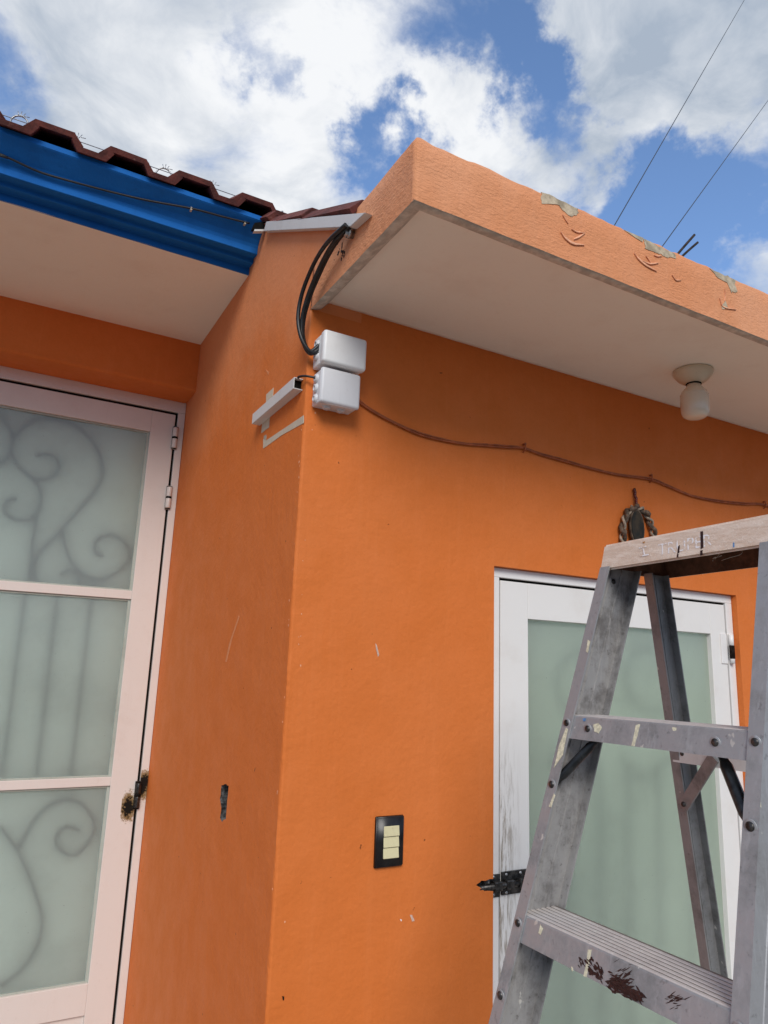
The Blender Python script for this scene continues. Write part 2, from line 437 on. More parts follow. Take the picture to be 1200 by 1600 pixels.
# side wall up to the slab, with a hand-rubbed corner
bm = bmesh.new()
levels = [i * .012 for i in range(int(SLAB_B / .012) + 1)] + [SLAB_B]
prev = None
for z in levels:
    j = .0022 * noise.noise((0, 0, z * 9)) + .0012 * noise.noise((3, 1, z * 60)) + .0008 * noise.noise((9, 5, z * 170))
    j2 = .0022 * noise.noise((5, 8, z * 8)) + .0012 * noise.noise((2, 7, z * 55))
    ring = [bm.verts.new(p) for p in ((.15, 0, z), (.02, 0, z), (.007, 0 + j * .3, z), (.0028 + j2 * .6, .0012 + j, z), (.0006 + j2, .004 + j, z), (0, .009, z), (0, .025, z), (0, 1.62, z), (.15, 1.62, z))]
    if prev:
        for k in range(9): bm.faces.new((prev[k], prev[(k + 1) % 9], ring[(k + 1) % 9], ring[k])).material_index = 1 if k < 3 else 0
    else: bm.faces.new(ring[::-1])
    prev = ring
bm.faces.new(prev)
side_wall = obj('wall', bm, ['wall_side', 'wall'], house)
# knock an old box slot out of it
def cut(target, cutter_bm):
    c = obj('cutter', cutter_bm, 'slot')
    md = target.modifiers.new('cut', 'BOOLEAN'); md.operation = 'DIFFERENCE'; md.solver = 'EXACT'; md.object = c
    md.material_mode = 'TRANSFER'
    dg = bpy.context.evaluated_depsgraph_get()
    me = bpy.data.meshes.new_from_object(target.evaluated_get(dg))
    target.modifiers.remove(md)
    target.data = me
    bpy.data.objects.remove(c)
bm = bmesh.new()
slot = [onX(px, py, -.02) for px, py in ((346, 1226), (354, 1224), (357, 1229), (355, 1252), (353, 1281), (347, 1283), (344, 1277), (346, 1262), (344, 1248))]
slot = [onX(px, py, 0) - Vector((.02, 0, 0)) for px, py in ((346, 1226), (354, 1224), (357, 1229), (355, 1252), (353, 1281), (347, 1283), (344, 1277), (346, 1262), (344, 1248))]
prism(bm, rnd_poly(slot, rng, .003, 3), (.055, 0, 0))
cut(side_wall, bm)

# gable part of the side wall under the tiles
bm = bmesh.new()
ys = -.216 - .06
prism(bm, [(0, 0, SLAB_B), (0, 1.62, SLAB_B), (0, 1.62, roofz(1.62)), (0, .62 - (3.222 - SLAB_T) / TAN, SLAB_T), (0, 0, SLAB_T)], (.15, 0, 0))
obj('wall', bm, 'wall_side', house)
DX0, DX1, DZ1 = .609, 1.690, 1.990                      # opening of the right-hand door
front_wall = obj('wall', nbox(.15, DX0, 0, .16, 0, 2.655), ['wall', 'concrete'], house)
obj('wall', nbox(DX0, DX1, 0, .16, DZ1, 2.655), 'wall', house)
obj('wall', nbox(DX1, 4.2, 0, .16, 0, 2.655), 'wall', house)
# striking hole for the slide bolt
hp = [onY(px, py, 0) + Vector((0, -.02, 0)) for px, py in ((744, 1383), (752, 1376), (771, 1374), (776, 1388), (771, 1392), (757, 1392))]
hp = [Vector((min(p.x, DX0 + .01), p.y, p.z)) for p in hp]
bm = bmesh.new(); prism(bm, rnd_poly(hp, rng, .002, 3), (0, .06, 0)); cut(front_wall, bm)
# recess wall over the left door, wall beyond it, and closing walls
obj('wall', nbox(-3.4, .02, 1.28, 1.62, 2.812, 3.06, .014, 4), 'wall', house)
obj('wall', nbox(-3.4, -1.36, 1.28, 1.62, 0, 2.812), 'wall', house)
obj('wall', nbox(-3.4, 4.2, 4.0, 4.15, 0, 2.6), 'wall', house)
obj('wall', nbox(4.05, 4.2, .16, 4.0, 0, 2.6), 'wall', house)
obj('wall', nbox(-3.4, -3.25, 1.62, 4.0, 0, 2.9), 'wall', house)

# ------------------------------------------------------------------ house : flat slab over the front
xs = [0, .012, .028, .05] + [.05 + .02 * i for i in range(1, 78)] + [1.9, 2.5, 3.4, 4.2]
ysl = [SLAB_Y, SLAB_Y + .012, SLAB_Y + .024, SLAB_Y + .045] + [SLAB_Y + .045 + i * (-.012 - SLAB_Y - .045) / 22 for i in range(1, 22)] + [-.012, .003]
bm = bmesh.new()
def zb(x, y):
    d = min(x, y - SLAB_Y)
    t = max(0, min(1, (d - .024) / .020))
    return SLAB_B + (2.648 - SLAB_B) * t + .0012 * noise.noise((x * 14, y * 14, 1)) * (1 if d < .03 else .6)
def ztop(x, y):
    d = min(x, y - SLAB_Y)
    e = .0
    if d < .02: e = .005 * noise.noise((x * 7, y * 9, 2)) + .004 * noise.noise((x * 31, y * 35, 5)) + .0025 * noise.noise((x * 90, y * 90, 5))
    if d < .02 and x < .02 and -.40 < y < -.20: e -= .007 * max(0, noise.noise((y * 22, 4, 4)) + .3)
    return SLAB_T + e
grid_b = [[bm.verts.new((x, y, zb(x, y))) for y in ysl] for x in xs]
def edge_off(x, y):
    return x + (0 if x > 0 else .0), y
grid_t = [[bm.verts.new((x + (.004 if i == 0 else 0), y + (.004 if j == 0 else 0), ztop(x, y))) for j, y in enumerate(ysl)] for i, x in enumerate(xs)]
grid_m = {}
NX, NY = len(xs), len(ysl)
def wallcol(i, j):
    """three in-between points up the outer face, slightly uneven"""
    if (i, j) in grid_m: return grid_m[i, j]
    x, y = xs[i], ysl[j]; r = []
    zl = SLAB_B if (i == 0 or j == 0) else 2.649
    for k, t in enumerate((.03, .35, .7, .96)):
        z = zl + (SLAB_T - zl) * t
        o = .0008 * noise.noise((x * 8, y * 8, z * 8)) + .0004 * noise.noise((x * 30, y * 30, z * 30))
        lowe = .0
        r.append(bm.verts.new((x + (o if i == 0 and j < NY - 2 else 0) , y + (o if j == 0 else 0), z)))
    grid_m[i, j] = r; return r
for i in range(NX - 1):
    for j in range(NY - 1):
        f = bm.faces.new((grid_b[i][j], grid_b[i][j + 1], grid_b[i + 1][j + 1], grid_b[i + 1][j]))
        f.material_index = 2 if (i < 3 or j < 3) else 1
        f.smooth = True
        f = bm.faces.new((grid_t[i][j], grid_t[i + 1][j], grid_t[i + 1][j + 1], grid_t[i][j + 1])); f.material_index = 2
def outer(a, b):
    ca = [grid_b[a[0]][a[1]]] + wallcol(*a) + [grid_t[a[0]][a[1]]]
    cb = [grid_b[b[0]][b[1]]] + wallcol(*b) + [grid_t[b[0]][b[1]]]
    for k in range(5):
        f = bm.faces.new((ca[k], cb[k], cb[k + 1], ca[k + 1])); f.smooth = 0 < k < 4
for i in range(NX - 1): outer((i, 0), (i + 1, 0)); outer((i + 1, NY - 1), (i, NY - 1))
for j in range(NY - 1): outer((0, j + 1), (0, j)); outer((NX - 1, j), (NX - 1, j + 1))
slab = obj('canopy_slab', bm, ['slab', 'soffit', 'lip'], house)
# slab going on over the room
obj('roof_slab', nbox(.15, 4.2, .004, 1.2, 2.656, SLAB_T - .004), 'concrete', house)

# bare patches where the plaster skin has come off the slab's top edge, and curled paint under them
def patch(pxs, yv=SLAB_Y - .0014, th=.0016, m='patch', amp=.007):
    bm = bmesh.new(); pts = [onY(px, py, yv) for px, py in pxs]; out = []
    for i in range(len(pts)):
        a, b = pts[i], pts[(i + 1) % len(pts)]
        for k in range(9): out.append(a.lerp(b, k / 9))
    c = sum(out, Vector()) / len(out)
    out = [p + (p - c).normalized() * amp * (noise.noise(p * 60) + .8 * noise.noise(p * 190)) for p in out]
    prism(bm, [(p.x, yv, min(p.z, SLAB_T - .001 + .004 * noise.noise(p * 40))) for p in out], (0, th, 0)); return obj('bare_patch', bm, m, slab)
patch([(846, 298), (902, 322), (902, 336), (889, 337), (872, 319), (846, 318)])
patch([(1008, 374), (1054, 396), (1055, 403), (1036, 400), (1009, 388)])
patch([(1110, 420), (1150, 438), (1152, 456), (1143, 457), (1137, 442), (1122, 434)])
patch([(1128, 478), (1134, 470), (1138, 482), (1129, 483)], amp=.001)
patch([(975, 359), (1006, 372), (1004, 378), (990, 369)], amp=.001)
def flake(arc, wpx, lift=.0022, m='flake'):
    """a crescent of paint peeling away from the slab face, held at one edge"""
    bm = bmesh.new(); P = smooth_path([onY(px, py, SLAB_Y - .0012) for px, py in arc], 5)
    n = len(P); rows = []
    for i, p in enumerate(P):
        t = i / (n - 1); w = wpx * math.sin(math.pi * (.06 + .88 * t)) * .0011
        rows.append([bm.verts.new(q) for q in (p + Vector((0, .003, w + .0025)), p + Vector((0, -lift * .25, w)), p + Vector((0, -lift, .0004)), p + Vector((0, -lift * .8, -.0008)), p + Vector((0, .003, .0006)))])
    for a, b in zip(rows, rows[1:]):
        for k in range(5): bm.faces.new((a[k], a[(k + 1) % 5], b[(k + 1) % 5], b[k]))
    bm.faces.new(rows[0]); bm.faces.new(rows[-1][::-1])
    return obj('paint_flake', bm, m, slab)
for arc, w in (([(876, 363), (884, 374), (896, 382), (913, 383)], 6), ([(879, 336), (883, 343), (888, 350)], 4), ([(897, 374), (905, 371), (914, 364)], 3.4), ([(893, 358), (901, 363), (913, 364)], 3),
               ([(991, 396), (998, 406), (1010, 416), (1026, 424)], 6), ([(1003, 408), (1016, 413), (1029, 411)], 3.4), ([(1009, 400), (1014, 407), (1016, 411)], 3), ([(1050, 430), (1056, 438), (1064, 438)], 2.6),
               ([(1022, 399), (1028, 401), (1034, 400)], 2.6), ([(1124, 466), (1130, 480), (1150, 484)], 3.4), ([(1132, 452), (1133, 462), (1132, 470)], 2.4)):
    flake(arc, w)

# ------------------------------------------------------------------ house : eave over the recess, cornice, roof
obj('eave_slab', nbox(-3.4, -.0005, .62, 1.45, 3.03, 3.10), 'soffit', house)
prof = [(.622, 3.029), (.618, 3.031), (.618, 3.054), (.615, 3.057), (.581, 3.052), (.577, 3.054), (.576, 3.066), (.573, 3.069), (.540, 3.064), (.536, 3.066), (.535, 3.086), (.531, 3.096), (.520, 3.110), (.504, 3.124), (.488, 3.137), (.474, 3.148), (.470, 3.152), (.470, 3.168), (.622, 3.254)]
bm = bmesh.new()
NXC = 60
rows = []
for i in range(NXC + 1):
    x = -3.4 + (3.4 - .0008) * i / NXC
    w = .0012 * noise.noise((x * 5, 0, 0))
    rows.append([bm.verts.new((x, y + w + (.0006 * noise.noise((x * 20, y * 40, 3))), z + .0008 * noise.noise((x * 9, y * 30, 7)))) for y, z in prof])
for a, b in zip(rows, rows[1:]):
    for k in range(len(prof)):
        bm.faces.new((a[k], a[(k + 1) % len(prof)], b[(k + 1) % len(prof)], b[k]))
bm.faces.new(rows[0]); bm.faces.new(rows[-1][::-1])
obj('cornice', bm, 'blue', house)

# roof deck
bm = bmesh.new()
def roof_pt(x, y, dz): return (x, y, 3.160 + TAN * (y - .45) + dz)
prism(bm, [roof_pt(-3.4, .60, -.03), roof_pt(-3.4, 3.2, -.03), roof_pt(-3.4, 3.2, -.006), roof_pt(-3.4, .60, -.006)], (3.40, 0, 0))
prism(bm, [roof_pt(0.001, -.2, -.045), roof_pt(0.001, 3.2, -.045), roof_pt(0.001, 3.2, -.026), roof_pt(0.001, -.2, -.026)], (4.19, 0, 0))
roof = obj('roof', bm, 'concrete', house)

ANG = math.atan(TAN)
def tile_mesh(prof, L=.40, t=.016):
    """prof: polyline (x, z); the tile runs along +Y by L, slightly tapering"""
    bm = bmesh.new(); rings = []
    for y, k in ((0, 1.0), (.004, 1.02), (L, .93)):
        low = [Vector((x * k, y, z)) for x, z in prof]
        nrm = []
        for i in range(len(prof)):
            a = Vector(prof[max(i - 1, 0)]); b = Vector(prof[min(i + 1, len(prof) - 1)]); d = (b - a).normalized()
            nrm.append(Vector((-d.y, 0, d.x)))
        up = [p + q * t for p, q in zip(low, nrm)]
        rings.append([bm.verts.new(p) for p in low + up[::-1]])
    n = len(rings[0])
    for a, b in zip(rings, rings[1:]):
        for k in range(n): bm.faces.new((a[k], a[(k + 1) % n], b[(k + 1) % n], b[k]))
    m = len(prof)
    for r in (rings[0], rings[-1]):
        for k in range(m - 1): bm.faces.new((r[k], r[k + 1], r[n - 2 - k], r[n - 1 - k]))
    bmesh.ops.bevel(bm, geom=[e for e in bm.edges if e.is_boundary is False and e.calc_face_angle(0) > .9], offset=.002, segments=1, affect='EDGES')
    bmesh.ops.recalc_face_normals(bm, faces=bm.faces)
    me = bpy.data.meshes.new('roof_tile'); bm.to_mesh(me); bm.free(); me.materials.append(M['tile']); return me
PAN = [(-.062, .026), (-.056, .024), (-.040, 0), (.040, 0), (.056, .024), (.062, .026)]
PAN = [(-.060, .028), (-.041, 0), (.041, 0), (.060, .028)]
COV = [(-.068, -.004), (-.049, .020), (.049, .020), (.068, -.004)]
pan_me, cov_me = tile_mesh(PAN), tile_mesh(COV)
PITCH = .2067
def tile(me, x, y, dz, yaw=0, roll=0):
    o = bpy.data.objects.new('roof_tile', me); COL.objects.link(o)
    o.matrix_basis = Matrix.Translation(roof_pt(x, y, dz)) @ Matrix.Rotation(yaw, 4, 'Z') @ Matrix.Rotation(ANG - math.radians(2.6), 4, 'X') @ Matrix.Rotation(roll, 4, 'Y')
    par(o, roof)
for c in range(-9, 1):
    for r in range(5):
        y = .450 + r * .315
        j = lambda a: rng.uniform(-a, a)
        xp = -.144 + PITCH * c + .002
        tile(pan_me, xp, y + j(.004), j(.0015), j(.012), j(.01))
        tile(cov_me, xp + PITCH / 2 - .004, y + .006 + j(.005), .014 + j(.002), j(.015), j(.012))
for c in range(0, 9):
    for r in range(7):
        y = -.245 + r * .315
        j = lambda a: rng.uniform(-a, a)
        xp = .060 + PITCH * c
        tile(cov_me, xp, y + j(.012), -.016 + j(.003), j(.02), j(.02))
        tile(pan_me, xp + PITCH / 2, y + j(.004), -.022, j(.012), j(.01))

# ------------------------------------------------------------------ house : the two doors
def frame_bm(x0, x1, z0, z1, y0, y1, w, wt=None, bottom=False, bev=.002):
    """upright frame of four or three bars, butted"""
    wt = wt or w
    bm = bmesh.new()
    box(bm, x0, x0 + w, y0, y1, z0, z1 - wt, bev); box(bm, x1 - w, x1, y0, y1, z0, z1 - wt, bev); box(bm, x0, x1, y0, y1, z1 - wt, z1, bev)
    if bottom: box(bm, x0 + w, x1 - w, y0, y1, z0, z0 + wt, bev)
    return bm
def pane(x0, x1, z0, z1, y, m, parent, th=.002):
    bm = bmesh.new(); fs = box(bm, x0, x1, y, y + th, z0, z1)
    for f in fs: f.material_index = 1
    fs[2].material_index = 0                                     # the frosted face looks out
    return obj('pane', bm, [m, 'clear'], parent)
def curve_part(name, pts, r, m, parent, seg=8, n=5):
    bm = bmesh.new(); tube(bm, smooth_path(pts, n), r, seg); return obj(name, bm, m, parent)

# --- left door, in the recess
ld = empty('door', (-.6, YD, 0), house); ld['label'] = 'cream framed door with three frosted panes over iron scrollwork'
obj('frame', frame_bm(-1.345, -.001, 0, 2.812, YD, YD + .09, .030, .050), 'door_pink', ld)
LX0, LX1 = -1.306, -.041
bm = bmesh.new()
yl, yb = YD + .004, YD + .044
GX0, GX1 = -1.205, -.141
box(bm, GX1, LX1, yl, yb, .02, 2.750, .002); box(bm, LX0, GX0, yl, yb, .02, 2.750, .002)
box(bm, GX0, GX1, yl, yb, 2.654, 2.750, .0015); box(bm, GX0, GX1, yl + .003, yb, 1.927, 1.962, .0015); box(bm, GX0, GX1, yl + .003, yb, 1.200, 1.233, .0015)
box(bm, GX0, GX1, yl, yb, .405, .510, .0015); box(bm, GX0, GX1, yl + .012, yb, .10, .402, .0015); box(bm, GX0, GX1, yl, yb, .02, .098, .0015)
obj('leaf', bm, 'door_pink', ld)
YP = YD + .022
for z0, z1 in ((1.962, 2.654), (1.233, 1.927), (.510, 1.200)):
    pane(GX0 + .0005, GX1 - .0005, z0 + .0005, z1 - .0005, YP, 'frost', ld)
    bm = bmesh.new()                                            # glazing bead, a thin greenish putty line
    for a in ((GX1 - .011, GX1, z0, z1), (GX0, GX0 + .011, z0, z1), (GX0 + .011, GX1 - .011, z1 - .008, z1), (GX0 + .011, GX1 - .011, z0, z0 + .006)):
        box(bm, a[0], a[1], YP - .007, YP - .0005, a[2], a[3], .001)
    obj('bead', bm, 'bead_putty', ld)
obj('pale_backing', nbox(GX0 - .03, GX1 + .03, YP + .040, YP + .044, .40, 2.72), 'pale_backing', ld)  # unseen pale sheet added to throw light back through the panes
YS = YP + .0106
c1 = lambda x, y: (x / 3.75, 560 + y / 3.75)
c4 = lambda x, y: (x / 2.424, 940 + y / 2.424)
AX = -.655
def scroll(fn, pts, r=.0085, mirror=True):
    P = [onY(*fn(*p), YS) for p in pts]
    curve_part('scroll_bar', P, r, 'iron', ld)
    if mirror: curve_part('scroll_bar', [Vector((2 * AX - p.x, p.y, p.z)) for p in P], r, 'iron', ld)
scroll(c1, [(205, 578), (262, 562), (322, 585), (347, 635), (315, 693), (240, 715), (165, 688), (100, 630), (75, 560), (85, 480), (140, 410), (230, 368), (330, 368), (430, 400), (510, 460), (570, 540), (600, 630), (592, 710), (550, 790), (480, 870), (400, 960), (320, 1050), (250, 1120), (215, 1190), (205, 1260), (232, 1330)])
scroll(c1, [(165, 688), (222, 750), (242, 830), (222, 900), (160, 948), (80, 948), (30, 910), (25, 860), (60, 830), (97, 832)], mirror=False)
scroll(c1, [(370, 1010), (380, 1090), (410, 1180), (470, 1250), (550, 1290), (630, 1285), (700, 1240), (750, 1180), (745, 1110), (700, 1060), (640, 1035), (580, 1055), (550, 1100), (565, 1150), (605, 1162)])
scroll(c1, [(350, 1270), (400, 1245), (450, 1270), (470, 1325)], mirror=False)
scroll(c1, [(217, 915), (190, 1080), (165, 1300)])
scroll(c1, [(550, 1290), (545, 1350)])
for x0, x1 in ((90, 8), (215, 138), (345, 268)):
    scroll(c4, [(x0 + 12, -60), (x0, 0), (x1, 655)], .0072)
curve_part('scroll_bar', [onY(*c4(*p_), YS + .006) for p_ in ((172, 300), (177, 325), (176, 350))], [.006, .007, .0085, .010, .011, .0115, .011, .010, .0085, .007, .006], 'iron', ld)
scroll(c4, [(75, 930), (120, 840), (180, 775), (250, 750), (320, 775), (355, 840), (340, 900), (290, 955), (240, 950), (210, 910), (225, 865), (265, 850), (300, 868)])
scroll(c4, [(0, 850), (75, 960), (130, 1090), (160, 1200), (140, 1300), (80, 1390), (0, 1450)])
# hinges
def hinge_flat(z, x=-.0365, m='door_pink'):
    bm = bmesh.new()
    for a, b in ((-.046, -.003), (.003, .046)):
        lathe(bm, (x, YD - .007, z), (0, 0, 1), [(0, a), (.0095, a), (.0108, a + .003), (.0108, b - .003), (.0095, b), (0, b)], 14)
    lathe(bm, (x, YD - .007, z), (0, 0, 1), [(0, -.004), (.0118, -.004), (.0118, .004), (0, .004)], 14, 1)
    box(bm, x - .012, x + .012, YD - .006, YD + .004, z - .052, z + .052, .001, 1, 1)
    return obj('hinge', bm, [m, 'soot'], ld)
hinge_flat(2.642); hinge_flat(2.372); hinge_flat(1.162, m='bolt_dark')
# black strips painting the shade in the gap between leaf and frame
bm = bmesh.new()
for a in ((LX0 - .009, LX0 - .0005, 0, 2.7505), (LX1 + .0005, LX1 + .0095, 0, 2.7505), (LX0 - .009, LX1 + .0095, 2.7505, 2.7618)):
    box(bm, a[0], a[1], YD + .014, YD + .020, a[2], a[3])
obj('gap_shade', bm, 'dark', ld)
# scorched paint round the lowest hinge
def blotch(cx, cz, rx, rz, y, m, parent, name, seed, n=40, spike=.5):
    g = random.Random(seed); pts = []
    for k in range(n):
        a = 2 * math.pi * k / n
        r = 1 + spike * (noise.noise((math.cos(a) * 1.7, math.sin(a) * 1.7, seed)) * .9 + (g.random() - .5) * .7)
        pts.append((cx + rx * r * math.cos(a), y, cz + rz * r * math.sin(a)))
    bm = bmesh.new(); prism(bm, pts, (0, .0012, 0)); return obj(name, bm, m, parent)
def mat_scorch():
    s = NT('scorch_marks')
    tcn = s.n('ShaderNodeTexCoord'); mp = s.n('ShaderNodeMapping'); s.l(tcn.outputs['Object'], mp.inputs[0]); mp.inputs['Scale'].default_value = (1, 0, .55)
    ln = s.n('ShaderNodeVectorMath', operation='LENGTH'); s.l(mp.outputs[0], ln.inputs[0])
    r = s.math('ADD', ln.outputs['Value'], s.math('MULTIPLY', s.math('SUBTRACT', s.noise(110, 5, .75), .5), .045))
    r = s.math('ADD', r, s.math('MULTIPLY', s.math('SUBTRACT', s.noise(18, 3, .6), .5), .035))
    c = s.mix(s.ramp(r, .015, .023), (.012, .009, .007), (.30, .19, .08))
    c = s.mix(s.ramp(r, .020, .034), c, (.62, .50, .36))
    al = s.ramp(r, .016, .036, .97, 0)
    s.fin(c, .8, 0, .15); s.p.inputs['Roughness'].default_value = .85
    s.l(al, s.p.inputs['Alpha']); return s.m
M['scorch'] = mat_scorch()
def scorch(x0, x1, z0, z1, y):
    bm = bmesh.new(); box(bm, x0, x1, y, y + .0006, z0, z1); obj('scorch', bm, 'scorch', ld)
scorch(-.092, LX1 - .0008, 1.03, 1.21, yl - .0012); scorch(-.0305, -.0015, 1.10, 1.30, YD - .0012)

# --- right door
YR = .020
rd = empty('door', (1.15, YR, 0), house); rd['label'] = 'white framed door with one tall frosted green pane'
obj('frame', frame_bm(DX0 + .0008, DX1 - .0008, 0, DZ1 - .0008, YR, YR + .08, .034, .028), 'door_white', rd)
RX0, RX1, RZ1 = .6495, 1.6505, 1.9535
RG0, RG1, RGZ = .752, 1.570, 1.848
bm = bmesh.new()
y0, y1 = YR + .003, YR + .043
box(bm, RX0, RG0, y0, y1, .02, RZ1, .002); box(bm, RG1, RX1, y0, y1, .02, RZ1, .002); box(bm, RG0, RG1, y0, y1, RGZ, RZ1, .0015); box(bm, RG0, RG1, y0, y1, .02, .16, .0015)
s = NT('door_white_worn')
c = s.mix(s.ramp(s.noise(6, 6, .65), .48, .75, 0, .18), (.77, .75, .72), (.50, .42, .34))
sx = s.n('ShaderNodeSeparateXYZ'); s.l(s.geo, sx.inputs[0])
st = s.math('MULTIPLY', s.ramp(s.noise(1, 6, .7, s.scaled((130, 60, 14))), .44, .66), s.math('MULTIPLY', s.ramp(sx.outputs[0], .735, .655), s.ramp(sx.outputs[2], 1.56, 1.30)))
c = s.mix(s.math('MULTIPLY', st, .85), c, (.20, .145, .09))
s.bump(s.noise(90, 4, .6), .1, .002)
M['door_worn'] = s.fin(c, .42)
leaf_r = obj('leaf', bm, 'door_worn', rd)
pane(RG0 + .0005, RG1 - .0005, .1605, RGZ - .0005, YR + .020, 'frost_r', rd)
bm = bmesh.new()
for a in ((RX0 - .0058, RX0 - .0005, 0, RZ1 + .0005), (RX1 + .0005, RX1 + .0042, 0, RZ1 + .0005), (RX0 - .0058, RX1 + .0042, RZ1 + .0005, RZ1 + .0078)):
    box(bm, a[0], a[1], YR + .010, YR + .014, a[2], a[3])
obj('gap_shade', bm, 'dark', rd)  # black strips paint the shade in the gap round this leaf
obj('pale_backing', nbox(RG0 - .03, RG1 + .03, YR + .072, YR + .076, .10, 1.90), 'pale_backing', rd)  # added pale sheet behind the pane, returns light so the bars show
YS2 = YR + .040
def rscroll(pts, r=.006): curve_part('scroll_bar', [onY(px, py, YS2) for px, py in pts], r, 'iron', rd)
for cx, cy, rr in ((905, 1062, 56), (1010, 1052, 52)):
    rscroll([(cx + rr * math.cos(a * .45 + 1) * (1 - a * .05), cy + rr * 1.25 * math.sin(a * .45 + 1) * (1 - a * .05)) for a in range(13)])
for x in (880, 930, 975, 1022, 1072):
    rscroll([(x - 2, 1190), (x, 1330), (x + 3, 1640)])
rscroll([(850, 1200), (870, 1170), (890, 1190), (880, 1215)]); rscroll([(960, 1180), (1000, 1215), (1040, 1180)]); 
# hinge of the right door
bm = bmesh.new()
hx, hz = 1.651, 1.800
box(bm, hx - .034, hx - .002, YR - .001, YR + .004, hz - .052, hz + .052, .0015); box(bm, hx + .006, hx + .030, YR - .003, YR + .003, hz - .050, hz + .052, .0015)
lathe(bm, (hx + .012, YR - .007, hz), (0, 0, 1), [(0, -.05), (.009, -.05), (.009, -.022), (.006, -.02), (.006, .012), (.009, .014), (.009, .05), (0, .05)], 12)
lathe(bm, (hx + .012, YR - .007, hz), (0, 0, 1), [(.0095, -.034), (.0105, -.032), (.0105, .010), (.0095, .012)], 12, 1)
box(bm, hx + .001, hx + .0245, YR - .0048, YR - .0032, hz - .036, hz + .012, .0006, 1, 1)
obj('hinge', bm, ['door_white', 'soot'], rd)
# slide bolt across the gap
bz = onY(790, 1382, YR - .01).z
bx0 = DX0 + .002
bm = bmesh.new()
box(bm, bx0, bx0 + .034, YR - .004, YR - .001, bz - .030, bz + .026, .0008)
box(bm, RX0 + .002, RX0 + .088, YR - .0035, YR + .002, bz - .028, bz + .029, .0008)
tube(bm, [(bx0 - .045, YR - .012, bz), (RX0 + .080, YR - .012, bz)], .0085, 10)
for xa in (bx0 + .004, RX0 + .006, RX0 + .050):
    box(bm, xa, xa + .025, YR - .022, YR - .002, bz - .012, bz + .012, .003)
obj('slide_bolt', bm, 'bolt_dark', rd)
bm = bmesh.new()
for x, z in ((bx0 + .012, bz + .020), (bx0 + .012, bz - .023), (RX0 + .016, bz + .022), (RX0 + .016, bz - .022), (RX0 + .064, bz + .022)):
    lathe(bm, (x, YR - .003, z), (0, -1, 0), [(.0045, 0), (.0042, .0015), (.002, .003), (0, .003)], 10)
obj('screw', bm, 'steel', rd)

ZV0 = Vector((0, 0, 1))
# ------------------------------------------------------------------ wear on the walls (flat chips and bare strips)
def chip_front(pxs, m='bare', amp=.001): 
    bm = bmesh.new(); prism(bm, rnd_poly([onY(px, py, -.0009) for px, py in pxs], rng, amp, 3), (0, .0012, 0)); return obj('paint_chip', bm, m, house)
def chip_side(pxs, m='bare', amp=.001, name='paint_chip'):
    bm = bmesh.new(); prism(bm, rnd_poly([onX(px, py, -.0009) for px, py in pxs], rng, amp, 4), (.0012, 0, 0)); return obj(name, bm, m, house)
chip_front([(586.5, 1005), (588.5, 1007), (592.5, 1023), (590.5, 1026), (588, 1015)], 'chip')
chip_front([(640, 1429), (644, 1430), (648, 1439), (644, 1440)], 'chip'); chip_front([(625, 1436), (628, 1437), (627, 1440)], 'whitepaint', .0004)
chip_front([(441, 1557), (444, 1557), (444, 1563), (442, 1563)], 'dark', .0004)
chip_side([(416, 616), (427, 606), (426, 628), (415, 636)], 'bare', .0012, 'bare_strip')
chip_side([(410, 655), (422, 646), (420, 668), (408, 677)], 'bare', .0012, 'bare_strip')
chip_side([(411, 686), (416, 688), (440, 672), (474, 649), (474, 661), (440, 680), (411, 701)], 'bare', .0016, 'bare_strip')
chip_side([(412, 681), (416, 679), (416, 687), (412, 687)], 'concrete', .001, 'bare_strip')
chip_side([(415, 577), (419, 581), (421, 579), (419, 586)], 'slab', .001)
chip_side([(373, 962), (374, 964), (362, 1000), (354, 1034), (352, 1034), (358, 1006)], 'slab', .0006)
bm = bmesh.new(); g = random.Random(21)
for k in range(36):
    z = g.choice((g.uniform(1.75, 2.34), g.uniform(.5, 2.3))); r = g.uniform(.0006, .0022); d_ = abs(g.gauss(0, .006)) + .009
    c0 = Vector((-.0004, d_, z)) if g.random() < .7 else Vector((d_ + .012, -.0004, z))
    ax_ = Vector((0, 1, 0)) if c0.x < 0 else Vector((1, 0, 0)); nv_ = Vector((.001, 0, 0)) if c0.x < 0 else Vector((0, .001, 0))
    prism(bm, [c0 + ax_ * r * math.cos(a) * g.uniform(.5, 1.2) + ZV0 * r * 1.8 * math.sin(a) * g.uniform(.5, 1.2) for a in [i * 1.05 for i in range(6)]], nv_)
obj('paint_chip', bm, 'flake', house)['kind'] = 'stuff'
bm = bmesh.new()
for k in range(26):
    px, py = 533 + rng.gauss(0, 4), 372 + rng.random() ** 1.3 * 38
    p = onX(px, py, -.0008); r = rng.uniform(.001, .004)
    prism(bm, [p + Vector((0, r * math.cos(a) * rng.uniform(.5, 1.2), r * 1.6 * math.sin(a) * rng.uniform(.5, 1.2))) for a in [i * .9 for i in range(7)]], (.001, 0, 0))
obj('rust_stain', bm, 'rust', house)['kind'] = 'stuff'

